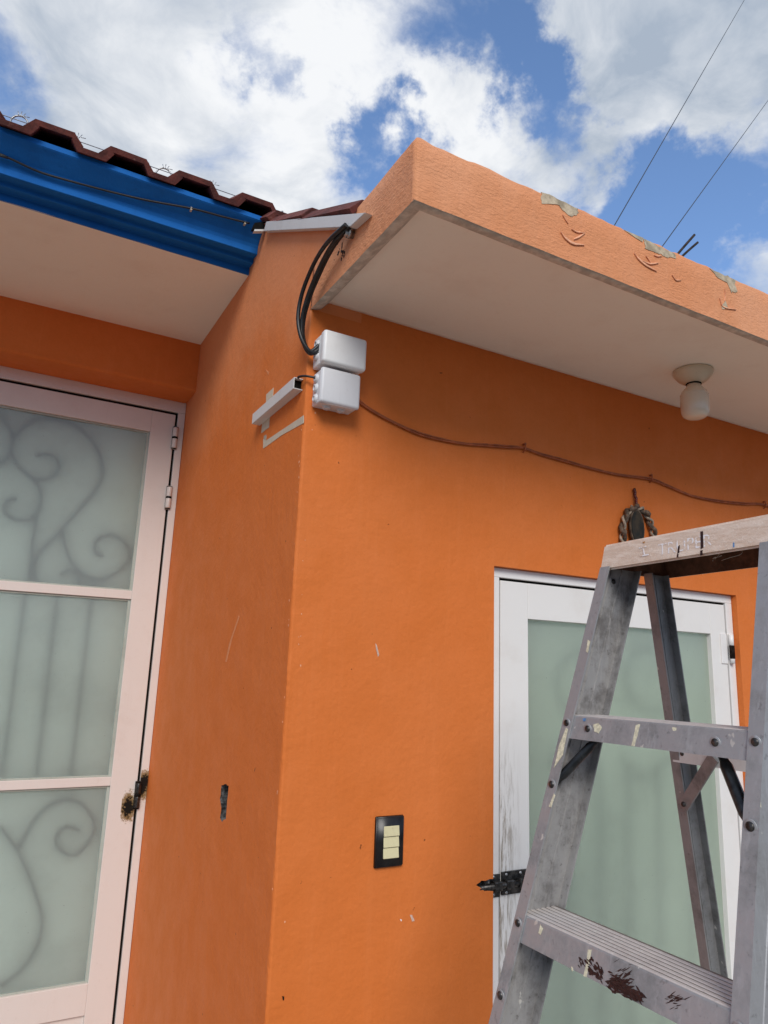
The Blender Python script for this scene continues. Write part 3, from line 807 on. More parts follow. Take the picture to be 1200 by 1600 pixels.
# ------------------------------------------------------------------ junction boxes
def junction(name, x0, x1, z0, z1, depth, label, m, lidfrac, plugs_left, plugs_bottom):
    t = empty(name, ((x0 + x1) / 2, 0, z0)); tag(t, label, 'junction box', 'junction boxes on the wall corner')
    yl = -depth * lidfrac
    bm = bmesh.new(); box(bm, x0 + .003, x1 - .003, yl, .0005, z0 + .003, z1 - .003, .004, 3); par(obj('body', bm, m, None, True), t)
    bm = bmesh.new(); box(bm, x0, x1, -depth, yl - .0012, z0, z1, .008, 4); par(obj('lid', bm, m, None, True), t)
    for z in plugs_left:
        bm = bmesh.new(); lathe(bm, (x0 + .004, yl * .52, z), (-1, 0, 0), [(.0125, 0), (.0125, .003), (.010, .0045), (.0095, .007), (.0055, .008), (.005, .006), (0, .006)], 18); par(obj('knockout', bm, 'pvc2'), t)
    for x in plugs_bottom:
        bm = bmesh.new(); lathe(bm, (x, yl * .52, z0 + .004), (0, 0, -1), [(.0125, 0), (.0125, .003), (.010, .0045), (.0095, .007), (.0055, .008), (.005, .006), (0, .006)], 18); par(obj('knockout', bm, 'pvc2'), t)
    return t
junction('junction_box', .012, .135, 2.444, 2.533, .075, 'upper white plastic junction box taking the three black cables', 'pvc', .62, [2.475, 2.508], [])
junction('junction_box', .016, .128, 2.341, 2.437, .062, 'lower grey-white plastic junction box with round knockouts and stained lid', 'pvc2', .74, [2.36, 2.388, 2.415], [.05, .09])

# ------------------------------------------------------------------ raceways
# upper one, following the tile verge
T = empty('cable_raceway', (-.015, .2, 2.95)); tag(T, 'long white cable raceway under the verge tiles, cut at an angle', 'raceway', 'white raceways on the side wall')
XR = -.020
def ex(pts, x0, x1, m, nm, bev=.0012):
    bm = bmesh.new(); prism(bm, [(x0, p.y, p.z) for p in pts], (x1 - x0, 0, 0))
    if bev: bmesh.ops.bevel(bm, geom=bm.edges[:], offset=bev, segments=2, affect='EDGES')
    par(obj(nm, bm, m), T)
q = lambda px, py: onX(px, py, XR)
ex([q(416, 346), q(571, 332), q(547, 354), q(412, 361)], XR, -.0004, 'raceway', 'channel')
bm = bmesh.new(); e = lambda px, py: onY(px, py, .452)
prism(bm, [e(398, 348), e(415.6, 346), e(412.5, 358), e(394, 358)], (0, .016, 0)); par(obj('end_shade', bm, 'dark'), T)  # black tab painting the dark inside of the raceway's open end
bm = bmesh.new(); prism(bm, [e(398, 358.2), e(412.5, 358.2), e(412, 361), e(397, 361)], (0, .016, 0)); par(obj('channel', bm, 'raceway'), T)
# lower stub
T = empty('cable_raceway', (-.01, .2, 2.44)); tag(T, 'short white raceway stub beside the lower junction box, black inside its open end', 'raceway')
bm = bmesh.new(); a, b = onX(403, 648, -.024), onX(466, 593, -.024)
def stub(y0, y1, x0, x1, z0, z1, bev, m, nm):
    bm = bmesh.new(); sl = (b.z - a.z) / (b.y - a.y)
    prism(bm, [(x0, y0, z0 + (y0 - a.y) * sl), (x0, y1, z0 + (y1 - a.y) * sl), (x0, y1, z1 + (y1 - a.y) * sl), (x0, y0, z1 + (y0 - a.y) * sl)], (x1 - x0, 0, 0))
    if bev: bmesh.ops.bevel(bm, geom=bm.edges[:], offset=bev, segments=2, affect='EDGES')
    par(obj(nm, bm, m), T)
zc_ = a.z
ya, ybb = .355, .022
stub(ya, ybb, -.026, -.024, zc_ - .016, zc_ + .016, .0006, 'raceway', 'channel')
stub(ya, ybb, -.024, -.0005, zc_ - .016, zc_ - .0135, .0005, 'raceway', 'channel')
stub(ya, ybb, -.024, -.0005, zc_ + .0135, zc_ + .016, .0005, 'raceway', 'channel')
stub(ya, ybb + .012, -.0238, -.0006, zc_ - .0133, zc_ + .0133, 0, 'dark', 'inner_shade')  # black fill painting the dark inside of the stub
stub(ya + .003, ya, -.026, -.0005, zc_ - .016, zc_ + .016, 0, 'raceway', 'end_cap')

# ------------------------------------------------------------------ cables
def thing_tube(name, pts, r, m, label, cat, group=None, seg=8, n=8):
    bm = bmesh.new(); tube(bm, smooth_path(pts, n), r, seg); return tag(obj(name, bm, m), label, cat, group)
loop = [(537, 352), (521, 374), (504, 398), (489, 428), (476, 462), (469, 497), (472, 528), (484, 549)]
for k, (dx0, dx1, ox, lab) in enumerate(((-4, -3.5, -.042, 'black cable making the widest loop from upper raceway to white junction box'), (0, 4.5, -.032, 'black cable between two others, looping from upper raceway to white junction box'), (5, 7.5, -.022, 'black cable making the tightest loop, right by the canopy slab edge'))):
    P = []
    for i, (px, py) in enumerate(loop):
        t = i / (len(loop) - 1); w = math.sin(math.pi * min(1, t * 1.1)) if t < .9 else 0
        sh = dx0 * (1 - t) + dx1 * w
        P.append(onX(px + sh, py + (3 if k == 1 else 0), ox if t < .8 else ox * (1 - (t - .8) * 4)))
    P[0] = P[0] + Vector((.012, .0, .006))
    P.append(Vector((.020, -.030 - .002 * k, 2.482 + .013 * k)))
    thing_tube('power_cable', P, .0054, 'black', lab, 'cable', 'three black cables looping into the junction box')
# dark cable strung along the cornice
def cove_hit(px, py, off=.005):
    n = 4000
    for i in range(n):
        y = .44 + .2 * i / n; p = onY(px, py, y)
        for (ya, za), (yb, zb_) in zip(prof[9:16], prof[10:17]):
            if yb <= y <= ya and p.z >= za + (zb_ - za) * (y - ya) / (yb - ya) - .0005: return onY(px, py, y - off)
    return onY(px, py, .50)
P = [cove_hit(px, py) for px, py in ((-60, 222), (0, 241), (60, 268), (110, 283), (170, 299), (230, 313), (300, 326), (350, 339), (390, 349))]
thing_tube('thin_cable', [P[0] + Vector((-1.2, 0, .05))] + P, .0034, 'black', 'thin dark cable stapled along the blue cornice', 'cable')
for px, py, lab in ((299, 326, 'small metal clip partway along the dark cornice cable'), (383, 348, 'small metal clip on the cornice cable next to the open raceway end')):
    p = cove_hit(px, py, .006); bm = bmesh.new(); box(bm, p.x - .003, p.x + .003, p.y - .002, p.y + .012, p.z - .005, p.z + .005, .001); 
    tag(obj('cable_clip', bm, 'bare'), lab, 'clip', 'clips on the cornice cable')
# short lead from the stub into the lower box
thing_tube('short_lead', [Vector((-.012, .036, 2.428)), Vector((-.016, .010, 2.424)), Vector((-.006, -.012, 2.420)), Vector((.018, -.024, 2.4165))], .003, 'black', 'short black lead between the raceway stub and the lower junction box', 'cable')
# painted twin wire along the front wall
W = [(560, 626), (585, 644), (620, 662), (655, 677), (690, 687), (725, 693), (760, 695), (790, 698), (817, 700), (845, 709), (880, 719), (920, 731), (965, 741), (1015, 748), (1045, 760), (1080, 774), (1120, 782), (1160, 787), (1195, 789), (1240, 806), (1300, 815)]
base = [onY(px, py, -.006) for px, py in W]
bm = bmesh.new()
for off in (-.0024, .0024):
    tube(bm, smooth_path([p + Vector((0, 0, off + .0012 * math.sin(i * 1.9 + off * 300))) for i, p in enumerate(base)], 6), .0025, 8)
tag(obj('wall_wire', bm, 'wire_brown'), 'orange-painted twin wire sagging along the front wall from the lower junction box', 'wire')
for px, py, lab in ((817, 700, 'painted staple on the twin wire nearest to the junction boxes'), (1015, 748, 'painted staple on the twin wire just above the wicker mirror'), (1193, 789, 'painted staple on the twin wire above the ladder cap')):
    p = onY(px, py, -.004); bm = bmesh.new()
    tube(bm, [p + Vector((.004, .004, .014)), p + Vector((.004, -.007, .009)), p + Vector((.003, -.009, 0)), p + Vector((.003, -.007, -.009)), p + Vector((.003, .004, -.012))], .0022, 6)
    lathe(bm, p + Vector((.004, .002, .012)), (0, -1, 0), [(.003, 0), (.004, .007), (.0035, .010), (0, .011)], 10)
    tag(obj('wire_staple', bm, 'wire_brown'), lab, 'staple', 'staples on the wall wire')
# metal pipe end below the raceway
p = onX(545, 365, -.012); bm = bmesh.new()
lathe(bm, (.004, p.y, p.z), (-1, 0, 0), [(.009, 0), (.009, .012), (.0115, .012), (.0115, .019), (.008, .019), (.008, .027), (.0055, .027), (.0055, .018), (0, .018)], 16)
tag(obj('anchor_bolt', bm, 'steel'), 'small shiny anchor bolt under the raceway end', 'bolt')

# ------------------------------------------------------------------ light switch
t = empty('light_switch', (.289, 0, 1.28)); tag(t, 'black wall plate with three cream rocker switches', 'light switch')
bm = bmesh.new()
x0, x1, z0, z1 = .2485, .3295, 1.222, 1.340
prism(bm, [(x0, -.0005, z0), (x1, -.0005, z0), (x1, -.0005, z1), (x0, -.0005, z1)], (0, -.010, 0))
for v in bm.verts:
    if v.co.y < -.005:
        v.co.x += .003 * (1 if v.co.x < .29 else -1); v.co.z += .003 * (1 if v.co.z < 1.28 else -1)
bmesh.ops.bevel(bm, geom=bm.edges[:], offset=.0022, segments=3, affect='EDGES')
par(obj('plate', bm, 'blk_plastic', None, True), t)
for k in range(3):
    zc2 = 1.2805 + (k - 1) * .0248; bm = bmesh.new()
    box(bm, .270, .313, -.0135, -.008, zc2 - .0118, zc2 + .0118, .0014)
    for v in bm.verts:
        if v.co.y < -.011: v.co.y += .0022 * (1 if (v.co.z > zc2) else -.3)
    par(obj('rocker', bm, 'cream_btn'), t)

# ------------------------------------------------------------------ ceiling lamp
lc = Vector((1.212, -.236, 2.648))
t = empty('ceiling_lamp', lc); tag(t, 'white ceiling lamp holder with rounded milky bulb under the canopy slab', 'lamp')
bm = bmesh.new(); lathe(bm, lc + Vector((0, 0, .001)), (0, 0, -1), [(.054, 0), (.060, .003), (.061, .008), (.057, .016), (.046, .030), (.032, .040), (.024, .044), (0, .044)], 40); par(obj('base', bm, 'porcelain'), t)
bm = bmesh.new(); lathe(bm, lc, (0, 0, -1), [(0, .042), (.0225, .042), (.0235, .0445), (.0225, .047), (0, .047)], 28); par(obj('gasket', bm, 'dark'), t)
bm = bmesh.new(); lathe(bm, lc, (0, 0, -1), [(0, .046), (.021, .046), (.0215, .052), (.028, .060), (.037, .071), (.0405, .079), (.0420, .0815), (.0405, .084), (.0418, .088), (.0425, .118), (.0415, .138), (.037, .150), (.026, .157), (.012, .1595), (0, .160)], 40); par(obj('bulb', bm, 'milk'), t)

# ------------------------------------------------------------------ wall mirror
mc = Vector((1.188, -.010, 2.152))
t = empty('wall_mirror', mc); tag(t, 'small oval mirror in a twisted wicker ring hanging by a beaded loop above the door', 'mirror')
for st, m_, rr in ((0, 'wicker', .0072), (math.pi, 'wicker_l', .0045)):
    path = []
    for k in range(161):
        a = 2 * math.pi * k / 160; tw = a * 9 + st
        R1 = .0068 * math.cos(tw)
        path.append(mc + Vector(((.073 + R1) * math.sin(a), -.004 + .0068 * math.sin(tw), (.100 + R1) * math.cos(a) - .012)))
    bm = bmesh.new(); tube(bm, path, rr, 8, False); par(obj('wicker_ring', bm, m_), t)
bm = bmesh.new()
for k in range(6):
    a = .55 + k * 1.05
    lathe(bm, mc + Vector((.073 * math.sin(a), -.012, .100 * math.cos(a) - .012)), (math.cos(a), -.2, -math.sin(a)), [(0, -.014), (.006, -.010), (.0085, 0), (.006, .010), (0, .014)], 10)
par(obj('wicker_knot', bm, 'wicker'), t)
bm = bmesh.new(); N = 40
cen = mc + Vector((-.008, -.006, .020))
ring = [(.037 * math.sin(2 * math.pi * k / N), .060 * math.cos(2 * math.pi * k / N)) for k in range(N)]
prism(bm, [cen + Vector((x, -.003 + x * .10, z)) for x, z in ring], (0, .006, 0)); par(obj('mirror_rim', bm, 'wicker'), t)
s = NT('old_mirror'); c = s.mix(s.ramp(s.noise(30, 5, .6), .4, .7), (.020, .020, .016), (.055, .040, .024)); M['mirror'] = s.fin(c, .5, 0, .15)
bm = bmesh.new(); prism(bm, [cen + Vector((x * .88, -.0048 + x * .10, z * .90)) for x, z in ring], (0, .002, 0)); par(obj('mirror_glass', bm, 'mirror'), t)
bm = bmesh.new(); top = Vector((1.184, -.008, 2.300)); bot = mc + Vector((0, -.004, .088))
for k in range(9):
    p = bot.lerp(top, k / 8); lathe(bm, p + Vector((.002 * math.sin(k * 2), 0, 0)), (0, 0, 1), [(0, -.007), (.004, -.005), (.0052, 0), (.004, .005), (0, .007)], 8)
par(obj('bead_loop', bm, 'bead'), t)
bm = bmesh.new(); tube(bm, [top + Vector((.006, .010, .004)), top + Vector((.002, -.003, 0)), top + Vector((-.004, -.006, .004))], .0022, 6); par(obj('nail', bm, 'rust'), t)

# ------------------------------------------------------------------ step ladder
LO = Vector((.3403, -.833, 0)); PSI = .005; ZC = 1.8875; HW = .1675; LA = .3053; LB = .0589; FWD = .0222; Z1 = 1.6302; LH = .0372; SD = .089; TILT = -.0165; RO = .1126; RC = .2199
U_ = Vector((math.cos(PSI), math.sin(PSI), 0)); W_ = Vector((-math.sin(PSI), math.cos(PSI), TILT)); ZV = Vector((0, 0, 1))
def fr(z, side, inn=0.0, back=0.0): return LO + U_ * (-LA * (ZC - z) + back) + W_ * side * (HW + LB * (ZC - z) - inn) + ZV * z
def rr(z, side, inn=0.0, back=0.0): return LO + U_ * (RO + RC * (ZC - z) + back) + W_ * side * (HW + LB * (ZC - z) - inn) + ZV * z
lad = empty('step_ladder', (LO.x, LO.y, 0)); tag(lad, 'paint-splashed aluminium stepladder with beige top cap in front of the white door', 'ladder')
def rail(fn, side, prof, ztop, zbot, m, name):
    """prof: closed outline of (inward, back) pairs, swept along the sloping rail"""
    bm = bmesh.new(); zs = [ztop, zbot]
    A = [bm.verts.new(fn(ztop, side, i, b)) for i, b in prof]; B = [bm.verts.new(fn(zbot, side, i, b)) for i, b in prof]
    n = len(prof); fs = []
    for k in range(n): fs.append(bm.faces.new((A[k], A[(k + 1) % n], B[(k + 1) % n], B[k])))
    bm.faces.new(A); bm.faces.new(B[::-1])
    bmesh.ops.recalc_face_normals(bm, faces=bm.faces)
    if m == 'alu':
        bm.faces.ensure_lookup_table()
        for k, (i_, b_) in enumerate(prof):
            if i_ > .001 and prof[(k + 1) % n][0] > .001 and b_ > .0015: fs[k].material_index = 1
    o = obj(name, bm, [m, 'alu_w'] if m == 'alu' else m, None); par(o, lad); return o
def chan(fw, D, t, ribs):
    p = [(0, 0), (fw, 0), (fw, t), (t, t)]
    for r in ribs: p += [(t, r - .002), (t + .0014, r - .0012), (t + .0014, r + .0012), (t, r + .002)]
    p += [(t, D - t), (fw * .8, D - t), (fw * .8, D), (0, D)]
    for r in reversed(ribs): p += [(0, r + .003), (-.0012, r + .002), (-.0012, r - .002), (0, r - .003)]
    return p
CH = chan(FWD, SD, .0028, [.028, .054])
for sd in (1, -1):
    rail(fr, sd, CH, ZC + .006, .012, 'alu', 'front_rail')
CHR = chan(.020, .052, .0026, [.026])
CHR = [(i, b) for i, b in CHR]
for sd in (1, -1):
    rail(rr, sd, [(i + .004, b) for i, b in CHR], ZC + .004, .012, 'alu_d', 'rear_rail')
for fn, D in ((fr, SD), (rr, .052)):
    for sd in (1, -1):
        bm = bmesh.new(); prism(bm, [fn(.0005, sd, -.003, -.004), fn(.0005, sd, .03, -.004), fn(.0005, sd, .03, D + .004), fn(.0005, sd, -.003, D + .004)], (0, 0, .035)); par(obj('rubber_foot', bm, 'black'), lad)
# treads
def step(z):
    bm = bmesh.new(); t = .003; n = 30
    h = HW + LB * (ZC - z) - .0032
    prof = []
    b0 = .0032
    prof.append((b0 + LA * -LH * 1.0 * -1 * 0 + 0, -LH))
    pts = [(b0, -LH), (b0, -.002), (b0 + .0015, 0)]
    D = SD - .005
    nr = 7
    for k in range(nr):
        u0 = b0 + .004 + (D - b0 - .006) * k / nr; du = (D - b0 - .006) / nr
        pts += [(u0, -.0006), (u0 + du * .08, .0006), (u0 + du * .50, .0006), (u0 + du * .58, -.0006)]
    pts += [(D - .001, 0), (D, -.002), (D, -.030), (D - t, -.030), (D - t, -.004), (b0 + t, -.004), (b0 + t, -LH)]
    def P(u, dz, s):
        zz = z + dz
        return LO + U_ * (-LA * (ZC - z) + u - LA * (-dz)) + W_ * s * (HW + LB * (ZC - zz) - .0032) + ZV * zz
    A = [bm.verts.new(P(u, dz, 1)) for u, dz in pts]; B = [bm.verts.new(P(u, dz, -1)) for u, dz in pts]
    for k in range(len(pts)):
        f = bm.faces.new((A[k], A[(k + 1) % len(pts)], B[(k + 1) % len(pts)], B[k])); f.material_index = (2 if (k >= 3 and (k - 3) % 4 == 3) else 1) if 2 <= k < 3 + nr * 4 else 0
    bm.faces.new(A); bm.faces.new(B[::-1])
    o = obj('tread', bm, ['alu', 'alu_tread', 'alu_groove'], None); par(o, lad); return o
steps = [Z1 - .305 * k for k in range(5)]
treads = [step(z) for z in steps]
# rivets
def rivet(p, nrm, r=.0055, parent=lad, ring=True):
    bm = bmesh.new(); n = Vector(nrm).normalized()
    if ring: lathe(bm, p - n * .0008, n, [(0, 0), (r * 1.55, 0), (r * 1.55, .0010), (r * 1.45, .0014), (0, .0014)], 18, 1)
    lathe(bm, p, n, [(r * 1.02, 0), (r, .0014), (r * .8, .0026), (r * .4, .0034), (0, .0036)], 16)
    o = obj('rivet', bm, ['bolt_dark', 'alu']); par(o, parent); return o
NF = Vector((-1, 0, -LA)).normalized() * 1.0
NF = (U_ * -1 + ZV * LA * -0 ).normalized()
for z in steps:
    for sd in (1, -1): rivet(fr(z - .013, sd, FWD * .5, -.0004), -U_)
    for sd in ((1, -1) if z == steps[0] else ()): rivet(fr(z - .019, sd, FWD * .5 + .048 + (.012 if sd < 0 else 0), .0028), -U_)
for z in steps[:-1]:
    for sd in (1, -1): rivet(fr(z - .112, sd, FWD * .5, -.0004), -U_, .006)
rivet(fr(ZC - .018, 1, .0030, .038), -W_, .005)
rivet(fr(ZC - .018, -1, .0030, .038), W_, .005)
# tread braces (black flattened tubes)
def brace(p0, p1, r=.0068, m='steel_black', fl=.0035):
    bm = bmesh.new(); d = (p1 - p0)
    tube(bm, [p0, p0 + d * .16, p0 + d * .22, p0 + d * .80, p0 + d * .86, p1], [r * .7, r * .75, r, r, r * .8, r * .7], 10)
    o = obj('brace', bm, m); par(o, lad); return o
for z in steps[:1]:
    brace(fr(z - .03, 1, .064, .030), fr(z - .112, 1, .010, .006), .0075)
    brace(fr(z - .03, -1, .086, .034), fr(z - .118, -1, .012, .006), .0085)
# rear cross bars with their braces
for z in (Z1 - .055, Z1 - .60, Z1 - 1.15):
    bm = bmesh.new(); a0, b0 = rr(z, 1, .008, .004), rr(z, -1, .008, .004)
    prism(bm, [a0, b0, b0 + Vector((.002, 0, -.030)), a0 + Vector((.002, 0, -.030))], (.0025, 0, 0)); prism(bm, [a0 + ZV * .0002, b0 + ZV * .0002, b0 + U_ * .026 + ZV * .0002, a0 + U_ * .026 + ZV * .0002], (0, 0, .0022)); par(obj('rear_crossbar', bm, 'raceway'), lad)
    for sd in (1, -1):
        bm = bmesh.new(); p0, p1 = rr(z - .012, sd, .100, .0005), rr(z - .108, sd, .022, -.002)
        d = (p1 - p0).normalized(); sidev = d.cross(U_).normalized() * .0105
        prism(bm, [p0 + sidev, p1 + sidev, p1 + d * .008, p1 - sidev, p0 - sidev], -U_ * .004); par(obj('rear_brace', bm, 'alu_d'), lad)
        rivet(rr(z - .104, sd, .024, -.0065), -U_, .0045, ring=False); rivet(rr(z - .013, sd, .03, .0035), -U_, .0045, ring=False)
# top cap : hollow tray with sloping ends
CW, CH_ = .1724, .0479
bm = bmesh.new()
def cp(u, s, z, grow=0): return LO + U_ * u + W_ * s * (CW + grow) + ZV * z
u0, u1 = .004, .176
outer_ = [cp(u0, 1, ZC), cp(u0, -1, ZC), cp(u1, -1, ZC), cp(u1, 1, ZC)]
tin = .009
topv = [cp(u0 + .004, 1, ZC + CH_, -tin), cp(u0 + .004, -1, ZC + CH_, -tin), cp(u1 - .004, -1, ZC + CH_, -tin), cp(u1 - .004, 1, ZC + CH_, -tin)]
w_ = .006
inb = [cp(u0 + w_, 1, ZC, -w_), cp(u0 + w_, -1, ZC, -w_), cp(u1 - w_, -1, ZC, -w_), cp(u1 - w_, 1, ZC, -w_)]
ina = [cp(u0 + w_ + .004, 1, ZC + CH_ - w_, -tin - w_), cp(u0 + w_ + .004, -1, ZC + CH_ - w_, -tin - w_), cp(u1 - w_ - .004, -1, ZC + CH_ - w_, -tin - w_), cp(u1 - w_ - .004, 1, ZC + CH_ - w_, -tin - w_)]
V = [[bm.verts.new(p) for p in q] for q in (outer_, topv, inb, ina)]
for k in range(4):
    k2 = (k + 1) % 4
    bm.faces.new((V[0][k], V[0][k2], V[1][k2], V[1][k])); bm.faces.new((V[0][k2], V[0][k], V[2][k], V[2][k2]))
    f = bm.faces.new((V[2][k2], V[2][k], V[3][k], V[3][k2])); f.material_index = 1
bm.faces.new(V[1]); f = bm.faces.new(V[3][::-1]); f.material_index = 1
bmesh.ops.bevel(bm, geom=[e for e in bm.edges if all(v in V[0] + V[1] for v in e.verts)], offset=.0035, segments=3, affect='EDGES')
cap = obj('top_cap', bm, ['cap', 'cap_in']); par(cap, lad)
bm = bmesh.new(); g = random.Random(8)
for k in range(4):                                              # loose fibres under the cap
    p = cp(u0 + .006 + g.random() * .01, -.2 - g.random() * .6, ZC + .001); q = [p]
    for i in range(4): q.append(q[-1] + W_ * g.uniform(-.018, .018) + ZV * g.uniform(-.006, .001) + U_ * g.uniform(-.004, .006))
    tube(bm, smooth_path(q, 4), .00035, 4)
par(obj('loose_fibres', bm, 'wicker_l'), cap)

# print and marks on the cap's front face
def on_cap(px, py):
    """pixel -> point on the cap's front face"""
    n_ = -(U_ * CH_ - ZV * .004).normalized()
    P0 = cp(u0, 1, ZC); d = ray(px, py); tt = (P0 - CAM).dot(n_) / d.dot(n_); return CAM + d * tt + n_ * .0006
def on_plane(px, py, P0, n_, off=.0006):
    d = ray(px, py); tt = (P0 - CAM).dot(n_) / d.dot(n_); return CAM + d * tt + n_ * off
ca, cb_ = on_cap(1029, 868), on_cap(1113, 852)
xd = (cb_ - ca).normalized(); nn = -(U_ * CH_ - ZV * .004).normalized(); yd = nn.cross(xd).normalized()
me = text_mesh('TRUPER', 1.0)
wid = max(v.co.x for v in me.vertices); sc_ = (cb_ - ca).length / wid
mw = Matrix(((xd.x, yd.x, nn.x, ca.x), (xd.y, yd.y, nn.y, ca.y), (xd.z, yd.z, nn.z, ca.z), (0, 0, 0, 1))) @ Matrix.Diagonal((sc_, sc_ * .98, sc_, 1))
me.transform(mw)
s = NT('worn_white_print'); c = s.mix(s.ramp(s.noise(130, 4, .65), .48, .56), (.86, .82, .82), (.72, .57, .46)); M['print'] = s.fin(c, .7)
me.materials.clear(); me.materials.append(M['print'])
lo = bpy.data.objects.new('lettering', me); COL.objects.link(lo); par(lo, cap)
bm = bmesh.new()
def capbar(x0, y0, x1, y1, w):
    a_, b_ = on_cap(x0, y0), on_cap(x1, y1); d = (b_ - a_).normalized(); q = nn.cross(d) * w
    prism(bm, [a_ - q, b_ - q, b_ + q, a_ + q], nn * .0003)
capbar(1001, 869, 1014, 866.5, .0012); capbar(1007.5, 868, 1005, 855, .0012); capbar(999, 856.5, 1011, 853.5, .0012)
par(obj('emblem', bm, 'print'), cap)
def mark(pxs, fn, m, parent, amp=.0005, th=.0004, n_=None, sub=3, name='paint_mark'):
    bm = bmesh.new(); pts = rnd_poly([fn(px, py) for px, py in pxs], rng, amp, sub)
    prism(bm, pts, (n_ or nn) * th); o = obj(name, bm, m); par(o, parent); return o
mark([(1095, 831), (1099, 830), (1099.5, 856), (1095.5, 857)], on_cap, 'brownpaint', cap, .0009); mark([(1095, 861), (1098.5, 860), (1098, 868), (1094.5, 868)], on_cap, 'brownpaint', cap, .0008)
mark([(1060, 854), (1062.5, 852), (1062, 864), (1059, 865)], on_cap, 'brownpaint', cap, .0006); mark([(1058.5, 866), (1061, 865.5), (1060, 872), (1058, 871)], on_cap, 'brownpaint', cap, .0006)
mark([(1146, 848), (1148, 848), (1148, 855), (1146, 855)], on_cap, 'bluepaint', cap, .0004); mark([(1004, 847), (1008, 846), (1007, 849)], on_cap, 'orangepaint', cap, .0006)
# splashes on the treads' front lips and on the rails
lipn = -(U_ - ZV * LA).normalized()
def lip(k):
    P0 = fr(steps[k], 1, FWD, .0032); return lambda px, py: on_plane(px, py, P0, lipn)
P0r = fr(ZC, 1, 0, 0)
flange = lambda px, py: on_plane(px, py, P0r, lipn)
def smear(fn, x0, y0, x1, y1, n, m, parent, seed, wid=(1, 3), ln=(8, 24), ang=0.0):
    """many dry-brush strokes inside a box of pixels, one mesh"""
    g = random.Random(seed); bm = bmesh.new()
    for k in range(n):
        t = g.random(); px = x0 + (x1 - x0) * t + g.gauss(0, 3); py = y0 + (y1 - y0) * t + g.gauss(0, 5)
        a = ang + g.gauss(0, .25); L = g.uniform(*ln); w = g.uniform(*wid) * .5
        dx, dy = math.cos(a) * L / 2, math.sin(a) * L / 2; nx, ny = -math.sin(a) * w, math.cos(a) * w
        q = [(px - dx, py - dy), (px - dx * .4 + nx, py - dy * .4 + ny), (px + dx * .3 + nx * .8, py + dy * .3 + ny * .8), (px + dx, py + dy), (px + dx * .3 - nx * .7, py + dy * .3 - ny * .7), (px - dx * .5 - nx, py - dy * .5 - ny)]
        prism(bm, [fn(*p) + lipn * (.00002 * k) for p in q], lipn * .0002)
    o = obj('paint_smear', bm, m); par(o, parent); o['kind'] = 'stuff'; return o
l2 = lip(1); l1 = lip(0)
smear(l2, 955, 1532, 1002, 1560, 110, 'brownpaint', treads[1], 1, (1.5, 5), (7, 22), .55)
smear(l2, 962, 1536, 985, 1534, 50, 'brownpaint', treads[1], 9, (1.5, 4), (8, 22), -.35)
smear(l2, 962, 1520, 984, 1515, 22, 'brownpaint', treads[1], 2, (.8, 2), (6, 16), -.5)
smear(l2, 920, 1504, 942, 1527, 44, 'brownpaint', treads[1], 3, (1.5, 4), (5, 14), .9)
smear(l2, 908, 1500, 915, 1512, 12, 'brownpaint', treads[1], 4, (1, 2.5), (4, 9), 1.2)
smear(l2, 1045, 1562, 1070, 1563, 56, 'brownpaint', treads[1], 5, (.8, 2.4), (5, 15), -.3)
mark([(919, 1484), (925, 1484), (921, 1508), (917, 1527), (912, 1525), (917, 1506)], l2, 'creampaint', treads[1], .0005, n_=lipn)
mark([(845, 1445), (849, 1451), (845, 1461), (842, 1458)], l2, 'creampaint', treads[1], .0004, n_=lipn); mark([(893, 1510), (896, 1512), (896, 1518), (894, 1517)], l2, 'creampaint', treads[1], .0003, n_=lipn)
mark([(994, 1133), (1001, 1132), (996, 1150), (992, 1166), (987, 1166), (991, 1148)], l1, 'creampaint', treads[0], .0009, n_=lipn)
mark([(1051, 1137), (1062, 1137), (1060, 1142), (1052, 1142)], l1, 'creampaint', treads[0], .0006, n_=lipn); mark([(911, 1123), (916, 1122), (915, 1127), (912, 1127)], l1, 'bluepaint', treads[0], .0004, n_=lipn)
mark([(1075, 1142), (1079, 1142), (1078, 1147), (1074, 1147)], l1, 'creampaint', treads[0], .0004, n_=lipn); mark([(927, 1132), (935, 1130), (941, 1137), (936, 1146), (929, 1143)], l1, 'creampaint', treads[0], .0008, n_=lipn)
tp2 = fr(steps[1], 1, 0, 0) + ZV * .0014
tr2 = lambda px, py: onZ(px, py, tp2.z + .0003)
front_rails = [o for o in lad.children if o.name.startswith('front_rail')]
far, near = front_rails[0], front_rails[1]
for q, m, par_ in (([(885, 1137), (888, 1139), (880, 1180), (866, 1200), (874, 1165)], 'creampaint', far), ([(866, 1240), (868, 1243), (862, 1262), (858, 1260)], 'creampaint', far), ([(919, 1000), (923, 1002), (919, 1020), (916, 1018)], 'creampaint', far),
                ([(1157, 1500), (1170, 1503), (1171, 1512), (1160, 1511)], 'creampaint', near), ([(1183, 1238), (1188, 1248), (1190, 1262), (1186, 1260)], 'creampaint', near), ([(1179, 1392), (1181, 1394), (1177, 1480), (1174, 1482)], 'creampaint', near),
                ([(1161, 1443), (1168, 1441), (1169, 1446), (1163, 1449)], 'brownpaint', near), ([(1153, 1466), (1160, 1465), (1159, 1469), (1154, 1469)], 'brownpaint', near), ([(1186, 1050), (1192, 1052), (1190, 1062), (1185, 1066)], 'greenpaint', near),
                ([(1184, 1004), (1187, 1003), (1186, 1012), (1184, 1011)], 'brownpaint', near), ([(1165, 1262), (1178, 1258), (1180, 1284), (1164, 1286)], 'creampaint', near)):
    mark(q, flange, m, par_, .0007, n_=lipn)
